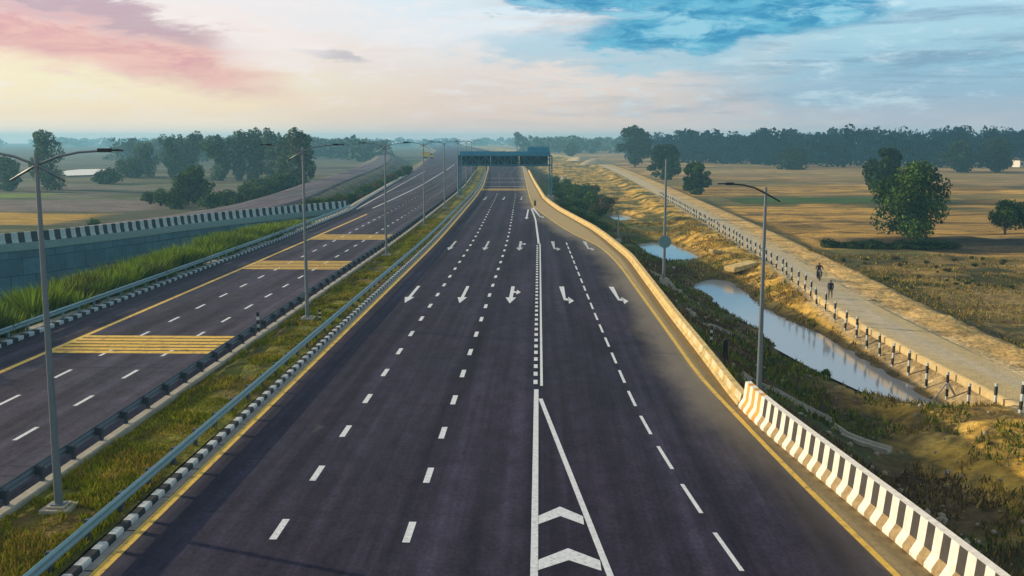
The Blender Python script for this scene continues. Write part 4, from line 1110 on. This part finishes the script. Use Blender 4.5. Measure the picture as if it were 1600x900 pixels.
slab(1158, 418, -3.3, (3.2, 1.8, .5), .5, -.15, 'pale broad slab lying on the far bank near the service road')
slab(1124, 399, -3.3, (3.0, .8, .4), .65, .2, 'narrow tilted slab on the far bank behind the broad slab')

# ------------------------------------------------------------------ vegetation
def leaf_cloud(centers, radii, n, size, seed, flat=.8, shell=.55):
    r = np.random.default_rng(seed); k = len(centers); c = np.array(centers, float); R_ = np.array(radii, float)
    wgt = (R_[:, 0] * R_[:, 1]); w = wgt / wgt.sum(); pick = r.choice(k, n, p=w)
    d = r.normal(size=(n, 3)); d /= np.linalg.norm(d, axis=1)[:, None]
    rad = shell + (1.12 - shell) * r.random(n) ** .7
    P = c[pick] + d * rad[:, None] * R_[pick]
    nrm = d + r.normal(size=(n, 3)) * .7; nrm /= np.linalg.norm(nrm, axis=1)[:, None]
    t = np.cross(nrm, r.normal(size=(n, 3))); t /= np.linalg.norm(t, axis=1)[:, None]; b = np.cross(nrm, t)
    s = size * (.55 + .9 * r.random(n))[:, None]
    asp = .55 + .3 * r.random(n)[:, None]
    V = np.stack([P - t * s, P - b * s * asp, P + t * s, P + b * s * asp], 1).reshape(-1, 3)
    return V, np.arange(n * 4).reshape(n, 4)
def make_tree(name, h, w, seed, leaf='leaf_mid', leaf2=None, n=2500, size=.3, trunk=.28, shape='round', clumps=24, low=.25, stems=1):
    r = random.Random(seed); root = empty(name)
    cs, rs = [], []
    for k in range(clumps):
        t = (k + .5) / clumps
        if shape == 'round': zz_ = low + (1 - low) * t; rad = math.sin(math.pi * (.15 + .8 * t)) ** .8
        elif shape == 'tall': zz_ = low + (1 - low) * t; rad = (1 - t) ** .5 * .8 + .15
        elif shape == 'umbrella': zz_ = low + (1 - low) * t ** .7; rad = .35 + .65 * t if t < .8 else .7
        else: zz_ = low + (1 - low) * t; rad = .6 + .4 * math.sin(math.pi * t)
        a = r.uniform(0, 6.28); q = r.uniform(.25, .95) * rad * w / 2 * (1 if k % 4 else .3)
        cr = w * r.choice((.10, .13, .17, .22)) * r.uniform(.85, 1.15) * (.75 + .35 * rad)
        cs.append((q * math.cos(a), q * math.sin(a), min(zz_ * h, h - cr * .8))); rs.append((cr, cr, cr * r.uniform(.65, .95) * (1.7 if shape in ('col', 'tall') else 1)))
    V, F = leaf_cloud(cs, rs, n, size, seed)
    zq = np.quantile(V[:, 2], .995); V[:, 2] *= h / zq
    wq = np.quantile(np.abs(V[:, :2]), .995, axis=0); V[:, 0] *= w / 2 / wq[0]; V[:, 1] *= w / 2 / wq[1]
    cs = [(c[0] * w / 2 / wq[0], c[1] * w / 2 / wq[1], c[2] * h / zq) for c in cs]
    rr = np.random.default_rng(seed + 1)
    if leaf2:
        cid = np.linalg.norm(V[::4][:, None] - np.array(cs)[None], axis=2).argmin(1)
        pick = rr.random(len(cs)) < .42; midx = (pick[cid] ^ (rr.random(len(F)) < .15)).astype(int)
    else: midx = None
    mb = MB()
    for s in range(stems):
        ox = (s - (stems - 1) / 2) * w * .14; top = h * r.uniform(.55, .7); lean = r.uniform(-.06, .06) * h
        pts = [(ox * .6, 0, -.4), (ox + lean * .3, .05, h * .15), (ox * 1.3 + lean * .6, 0, h * .36), (ox * 1.2 + lean, 0, top)]
        mb.tube(pts, [trunk * 1.25, trunk * .9, trunk * .65, trunk * .2], 9)
        for k in range(s, clumps, stems):
            c = cs[k]; t = max(.2, min(.9, (c[2] / h) * .75)); 
            i0 = min(2, int(t * 3)); f = t * 3 - i0; st = Vector(pts[i0]).lerp(Vector(pts[i0 + 1]), f); md = st.lerp(Vector(c), .5) + Vector((0, 0, -.03 * h))
            mb.tube([st, md, c], [trunk * .38, trunk * .22, trunk * .07], 6)
    mb.build('trunk', M['bark'], root, smooth=True)
    fast_mesh('crown', V, F, [M[leaf], M[leaf2]] if leaf2 else M[leaf], root, midx=midx)
    return root
def place(o, px, py, z, label, cat, group=None, rz=0, zoff=0):
    x, y = G(px, py, z); o.location = (x, y, ground_z(x, y) + zoff); o.rotation_euler.z = rz
    return tag(o, label, cat, group)
def dims(px_h, px_w, py, z): 
    y = G(800, py, z)[1]; return px_h * y / 1600, px_w * y / 1600
def tree_at(px, py, top, wpx, label, z=-4.0, name='tree', group=None, **kw):
    h, w = dims(py - top, wpx, py, z); o = make_tree(name, h, w, int(px * 7 + py), **kw)
    return place(o, px, py, z, label, 'tree' if name == 'tree' else 'bush', group)
# right side single trees
tree_at(1424, 377, 262, 128, 'big green two stemmed tree standing in the dry field on the right', n=11000, size=.20, leaf='leaf_dark', leaf2='leaf_tree', stems=2, trunk=.3, clumps=46, low=.10)
tree_at(1384, 318, 236, 66, 'dark tree behind the left shoulder of the big field tree', n=3000, size=.45, leaf='leaf_dark', trunk=.3, low=.2)
tree_at(1570, 368, 314, 62, 'small round dark tree at the right edge of the field', n=3000, size=.22, leaf='leaf_dark', leaf2='leaf_mid', trunk=.18, low=.3)
tree_at(1604, 370, 322, 50, 'small dark tree cut by the right picture edge', n=2000, size=.22, leaf='leaf_dark', trunk=.18, low=.3)
tree_at(1087, 306, 257, 44, 'compact dark tree right of the service road, before the wood', n=2600, size=.38, leaf='leaf_dark', leaf2='leaf_mid', trunk=.25, low=.12)
tree_at(1040, 282, 228, 50, 'broad dark tree left of the compact one, at the corner of the wood', n=2600, size=.55, leaf='leaf_dark', leaf2='leaf_mid', trunk=.35, low=.12)
tree_at(992, 262, 201, 54, 'tallest tree of the right wood, rising above its left end', n=3000, size=.8, leaf='leaf_dark', trunk=.5, low=.15)
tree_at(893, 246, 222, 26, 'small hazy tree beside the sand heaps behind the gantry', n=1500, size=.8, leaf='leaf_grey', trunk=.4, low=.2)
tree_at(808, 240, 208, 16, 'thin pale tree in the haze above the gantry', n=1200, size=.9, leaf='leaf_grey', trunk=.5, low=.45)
tree_at(1500, 270, 222, 54, 'dark rounded tree in front of the right wood', n=2600, size=.6, leaf='leaf_dark', trunk=.4, low=.08)
tree_at(1556, 270, 218, 60, 'wide dark tree in front of the right wood near the white house', n=2600, size=.6, leaf='leaf_dark', trunk=.4, low=.08)
tree_at(1238, 266, 232, 52, 'low dark tree at the middle of the wood front', n=2000, size=.6, leaf='leaf_dark', trunk=.4, low=.05)
# left side trees
gl = 'tall trees of the left row'
tree_at(74, 296, 207, 56, 'tall loose tree behind the arm of the closest street lamp', n=3000, size=.42, leaf='leaf_grey', leaf2='leaf_mid', trunk=.3, low=.06, shape='col', clumps=30)
tree_at(12, 298, 246, 50, 'lower tree at the left picture edge', n=2200, size=.4, leaf='leaf_grey', trunk=.25, low=.08)
for k, (px, py, top, w, lab) in enumerate(((206, 278, 246, 44, 'low dark round tree at the left foot of the tree row'), (232, 276, 224, 46, 'first pale tree at the left end of the tall row'),
        (268, 277, 212, 50, 'second tree of the tall row, rounder than its neighbours'), (303, 277, 209, 42, 'third tree of the tall row, just left of the bright gap'),
        (344, 282, 213, 42, 'first tree right of the bright gap in the tall row'), (372, 282, 207, 42, 'second tree right of the bright gap in the tall row'),
        (401, 282, 204, 42, 'tallest tree of the row, third right of the bright gap'), (427, 284, 206, 42, 'fourth tree right of the bright gap in the tall row'),
        (452, 290, 214, 42, 'fifth tree right of the bright gap in the tall row'), (473, 305, 217, 50, 'last and nearest tree at the right end of the tall row'))):
    tree_at(px, py, top, w, lab, group=gl, n=3600, size=.42, leaf=('leaf_mid', 'leaf_grey')[k % 2], leaf2='leaf_grey', trunk=.32, low=.08, shape='col', clumps=22)
tree_at(303, 318, 262, 72, 'rounded dark green tree standing nearer than the tall row', n=3600, size=.36, leaf='leaf_dark', leaf2='leaf_mid', trunk=.3, low=.12)
# bushes
def bush(h, w, seed, leaf, leaf2=None, n=500, size=.2):
    r = random.Random(seed); root = empty('bush'); cs, rs = [], []
    for k in range(7):
        a = r.uniform(0, 6.28); q = r.uniform(0, .34) * w; c = w * r.uniform(.2, .32)
        cs.append((q * math.cos(a), q * math.sin(a), h * r.uniform(.3, .75))); rs.append((c, c, h * r.uniform(.25, .4)))
    V, F = leaf_cloud(cs, rs, n, size, seed, shell=.3)
    midx = (np.random.default_rng(seed).random(n) < .4).astype(int) if leaf2 else None
    fast_mesh('foliage', V, F, [M[leaf], M[leaf2]] if leaf2 else M[leaf], root, midx=midx)
    mb = MB()
    for c in cs[:5]: mb.tube([(c[0] * .2, c[1] * .2, -.2), tuple(c)], [.05, .015], 5)
    mb.build('stem', M['bark'], root); return root
B = [bush(1, 1.3, s, a, b, 1300, .06) for s, a, b in ((1, 'leaf_dark', 'leaf_mid'), (2, 'leaf_mid', 'leaf_light'), (3, 'leaf_brown', 'leaf_mid'), (4, 'leaf_mid', 'leaf_dark'), (5, 'leaf_light', 'leaf_mid'))]
used = [False] * len(B)
def put_bush(k, px, py, z, hpx, label, group, flat=1.0):
    x, y = G(px, py, z); h = hpx * y / 1600
    if used[k]: o = copy_tree(B[k])
    else: o = B[k]; used[k] = True
    o.location = (x, y, ground_z(x, y) - .1); o.scale = (h * flat, h * flat, h); o.rotation_euler.z = random.uniform(0, 6.28)
    return tag(o, label, 'bush', group)
g1_ = 'green bushes on the right embankment'
lab1 = 'green bush in the thicket on the embankment right of the gantry'; lab3 = 'brown dry bush in the thicket right of the gantry'
for px, py, z, hp, k in ((878, 302, -1.6, 22, 1), (893, 312, -2, 26, 4), (908, 322, -2.4, 28, 0), (882, 322, -1, 20, 3), (900, 336, -1.4, 22, 1), (918, 345, -2.2, 24, 3), (925, 318, -3, 30, 1), (872, 288, -1.4, 20, 0),
                        (915, 300, -3, 22, 4), (940, 356, -2.5, 18, 0), (895, 296, -2.4, 20, 3), (884, 312, -1.2, 22, 4), (908, 338, -1.8, 20, 1), (903, 308, -3, 24, 0), (890, 330, -.9, 16, 2), (930, 348, -2.6, 20, 4), (868, 276, -1.4, 16, 1), (886, 286, -2.4, 16, 3)):
    put_bush((4, 1, 3)[k % 3], px, py, z, hp * .8, lab1, g1_, 1.5)
for px, py, hp in ((938, 335, 34), (952, 322, 28), (928, 300, 22)): put_bush(2, px, py, -3.2, hp * .7, lab3, 'brown bushes on the right embankment', 1.2)
lab2 = 'bush in the hedge row between the ramp and the opposite carriageway'
for i in range(22):
    t = i / 21; px = 482 + (632 - 482) * t + random.uniform(-3, 3); py = 322 - (322 - 277) * t + random.uniform(-1, 1); 
    put_bush((0, 3, 2, 1)[i % 4], px, py, -.4, 20 - 4 * t + random.uniform(-2, 4), lab2, 'hedge row beside the ramp', 1.0)
lab4 = 'bush in the scrub around the rounded tree left of the ramp'
for px, py, hp, k in ((252, 322, 26, 1), (275, 326, 22, 0), (330, 326, 26, 0), (352, 322, 26, 3), (375, 324, 24, 0), (400, 318, 28, 3), (425, 312, 30, 0), (445, 308, 34, 3), (462, 304, 30, 0), (235, 318, 20, 3), (412, 300, 24, 3), (388, 305, 22, 1)):
    put_bush(k, px, py, -4, hp, lab4, 'scrub beside the ramp', 1.2)
put_bush(1, 148, 357, -4, 17, 'lone bush standing above the striped ramp parapet', None, 1.1)
for px, hp, lab in ((160, 22, 'dark bush at the near river bank, left of its twin'), (172, 26, 'dark bush at the near river bank, right of its twin')): put_bush(0, px, 287, -4, hp, lab, 'river bank bushes', 1.2)
for px, py, hp, k in ((1290, 590, 20, 1),): put_bush(k, px, py, -4.2, hp, 'small bright green bush at the near edge of the water channel', None, 1.2)
lab5 = 'dark shrub in the low hedge below the big field tree'
for i in range(16):
    px = 1296 + i * 13 + random.uniform(-3, 3); put_bush(0, px, 391 - abs(8 - i) * .3, -3.8, 13 + random.uniform(-3, 5), lab5, 'low dark hedge below the big tree', 1.7)
lab6 = 'small dry shrub scattered on the stubble field'
for i in range(46):
    px = random.uniform(1310, 1600); py = random.uniform(405, 470)
    if py > 400 + (px - 1270) * .5 or py > 462: continue
    put_bush((2, 3)[i % 2], px, py, -3.8, random.uniform(3.5, 7), lab6, 'scattered dry shrubs', 1.1)

# reeds on the left verge
nt = 520; nb = 130
ty = 38 + 92 * rng.random(nt) ** 1.1; td = 1.3 + 2.9 * rng.random(nt)
tk = (fbm(ty * .2 + 8, td * .1, 3) > .40) | (rng.random(nt) < .12); ty, td = ty[tk], td[tk]; nt = len(ty)
tz, _ = terrain(LE(ty) - td, ty)
th_ = np.clip(np.interp(ty, [38, 50, 62, 80, 100, 118, 130], [2.0, 2.3, 1.8, 1.9, 1.8, 1.0, .3]) * rng.uniform(.6, 1.25, nt) - tz - .25 * np.abs(td - 2.4), .4, 4.0)
ti = np.repeat(np.arange(nt), nb); n = len(ti)
a = rng.random(n) * 6.283; q = rng.random(n) ** .7; rr_ = .42 * q
bx_, by_ = (LE(ty) - td)[ti] + rr_ * np.cos(a), ty[ti] + rr_ * np.sin(a); bz_ = tz[ti] - .15
h = th_[ti] * (1.05 - .5 * q * rng.random(n)); lean = (.10 + .42 * q) * h * rng.uniform(.5, 1.2, n); dx, dy = np.cos(a), np.sin(a); w = .022 + by_ * .0007
P = np.zeros((n, 6, 3))
for k, (f, l, wk) in enumerate(((0, 0, 1.0), (.62, .38, .9), (1.0, 1.0, .12))):
    zf = f - (.10 * l * l)
    for m_, sg_ in ((0, -1), (1, 1)):
        P[:, 2 * k + m_] = np.stack([bx_ + dx * lean * l - dy * w * wk * sg_, by_ + dy * lean * l + dx * w * wk * sg_, bz_ + h * zf], -1)
F = np.concatenate([np.array([0, 1, 3, 2]) + 6 * np.arange(n)[:, None], np.array([2, 3, 5, 4]) + 6 * np.arange(n)[:, None]])
tm = rng.choice(3, nt, p=[.66, .26, .08]); bm_i = np.where(rng.random(n) < .8, tm[ti], 0)
tag(fast_mesh('reeds', P.reshape(-1, 3), F, [M['reed'], M['leaf_light'], M['leaf_brown']], midx=np.concatenate([bm_i, bm_i])),
    'tall green reeds growing between the left verge and the retaining wall', 'reeds', kind='stuff')
# rough grass on the right banks
n = 90000
yy = 20 + 150 * rng.random(n) ** 1.7; xx = RB(yy) + .8 + (np.interp(yy, PL_Y, PL_X) - RB(yy) - 1.2) * rng.random(n)
zz, inf = terrain(xx, yy); keep = (inf['sd'] > .2) & (fbm(xx * .5, yy * .4, 3) > .44); xx, yy, zz = xx[keep], yy[keep], zz[keep]; dr = inf['dr'][keep]
grn = (fbm(xx * .25, yy * .2, 3) > np.where(dr < 9.5, .50, .66)) & (rng.random(len(xx)) < .8); mi = np.where(grn, rng.choice([1, 2], len(xx)), np.where(rng.random(len(xx)) < np.where(dr < 9.5, .9, .12), 3, 0))  # blades near the barrier browned, its shadow put into their colour
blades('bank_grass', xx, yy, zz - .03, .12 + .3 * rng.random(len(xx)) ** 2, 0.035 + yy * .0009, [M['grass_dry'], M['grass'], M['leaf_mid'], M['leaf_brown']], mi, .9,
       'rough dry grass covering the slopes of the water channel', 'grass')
n = 60000
yy = 48 + 75 * rng.random(n) ** 1.3; xx = 31.5 + 50 * rng.random(n) ** 1.3; kp = (fbm(xx * .3, yy * .25, 3) > .47) & (xx - 31 < yy * .75); xx, yy = xx[kp], yy[kp]
zz, inf = terrain(xx, yy)
blades('field_stubble', xx, yy, zz - .03, .08 + .28 * rng.random(len(xx)) ** 3, .03 + yy * .0008, [M['grass_dry'], M['leaf_brown'], M['grass'], M['leaf_mid']], rng.choice(4, len(xx), p=[.44, .30, .12, .14]), .9,
       'dry stubble and weeds on the field right of the service road', 'stubble')
V, F, b = [], [], 0
ico = bmesh.new(); bmesh.ops.create_icosphere(ico, subdivisions=1, radius=1); iv = np.array([v.co for v in ico.verts]); ico.verts.index_update(); jf = np.array([[v.index for v in f.verts] for f in ico.faces]); ico.free()
ns = 900; sy_ = 22 + 110 * rng.random(ns) ** 1.5; sx_ = RB(sy_) + 1.0 + (np.interp(sy_, PL_Y, PL_X) - RB(sy_) - 1.0) * rng.random(ns); sz_, inf = terrain(sx_, sy_)
for x, y, z, d in zip(sx_, sy_, sz_, inf['sd']):
    if d < .1: continue
    q = .05 + .16 * random.random() ** 3
    V.append(iv * (q * rng.uniform(.6, 1.3, 3)) * rng.uniform(.8, 1.2, (len(iv), 1)) + (x, y, z + q * .2)); F.append(jf + b); b += len(iv)
tag(fast_mesh('gravel', np.concatenate(V), np.concatenate(F), M['stone']), 'loose stones scattered over the banks of the water channel', 'stones', kind='stuff')
# far woods
def wood(name, spots, seed, label, leafs, n_leaf, size):
    r = random.Random(seed); VV, FF, MI = [], [], []; b = 0
    for k, (x, y, h, w) in enumerate(spots):
        cs, rs = [], []
        for q in range(7):
            t = (q + .4) / 7; a = r.uniform(0, 6.28); d = r.uniform(.1, .35) * w; c = w * r.uniform(.2, .34)
            cs.append((x + d * math.cos(a), y + d * math.sin(a), -4.5 + h * (.1 + .82 * t))); rs.append((c, c, h * r.uniform(.1, .17)))
        V, F = leaf_cloud(cs, rs, n_leaf, size, seed * 1000 + k, shell=.45); VV.append(V); FF.append(F + b); b += len(V)
        MI += list((np.random.default_rng(k).random(n_leaf) < .25).astype(int) ^ (k % 3 == 0))
    o = fast_mesh(name, np.concatenate(VV), np.concatenate(FF), [M[l] for l in leafs], midx=MI); return tag(o, label, 'wood', kind='stuff')
sp = []
for i in range(520):
    t = random.random() ** .8; x = 60 + 560 * t; y = 515 + 260 * random.random() ** 1.5 + max(0, (140 - x)) * 1.6
    sp.append((x, y, random.uniform(15, 21.5) + 3.0 * t, random.uniform(11, 17)))
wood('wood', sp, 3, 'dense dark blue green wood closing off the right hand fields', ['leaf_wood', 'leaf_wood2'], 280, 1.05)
sp = [(random.uniform(-20, 240), random.uniform(980, 1500), random.uniform(14, 19), random.uniform(12, 20)) for i in range(110)]
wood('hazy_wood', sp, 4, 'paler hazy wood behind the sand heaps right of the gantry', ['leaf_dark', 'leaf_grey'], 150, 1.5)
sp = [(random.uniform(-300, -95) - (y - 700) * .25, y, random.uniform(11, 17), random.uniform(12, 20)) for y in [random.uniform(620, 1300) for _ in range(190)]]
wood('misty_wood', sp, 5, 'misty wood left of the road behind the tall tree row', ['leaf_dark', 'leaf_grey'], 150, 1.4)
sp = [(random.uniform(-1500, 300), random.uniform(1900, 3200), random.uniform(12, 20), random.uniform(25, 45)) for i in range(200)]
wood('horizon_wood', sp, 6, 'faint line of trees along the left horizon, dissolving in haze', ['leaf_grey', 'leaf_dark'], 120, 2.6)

# haze ----------------------------------------------------------------
mb = MB(); mb.box((0, 1820, 9.0), (6900, 3900, 38.0)); hz = mb.build('haze', [])
m = bpy.data.materials.new('haze_air'); m.use_nodes = True; t = m.node_tree; t.nodes.clear()
pv = t.nodes.new('ShaderNodeVolumePrincipled'); pv.inputs['Color'].default_value = HAZE_COLOR + (1,); pv.inputs['Density'].default_value = HAZE_DENSITY; pv.inputs['Anisotropy'].default_value = .2
ou = t.nodes.new('ShaderNodeOutputMaterial'); t.links.new(pv.outputs[0], ou.inputs['Volume'])
hz.data.materials.append(m); tag(hz, 'pale blue morning haze filling the air over the whole plain', 'haze', kind='stuff')
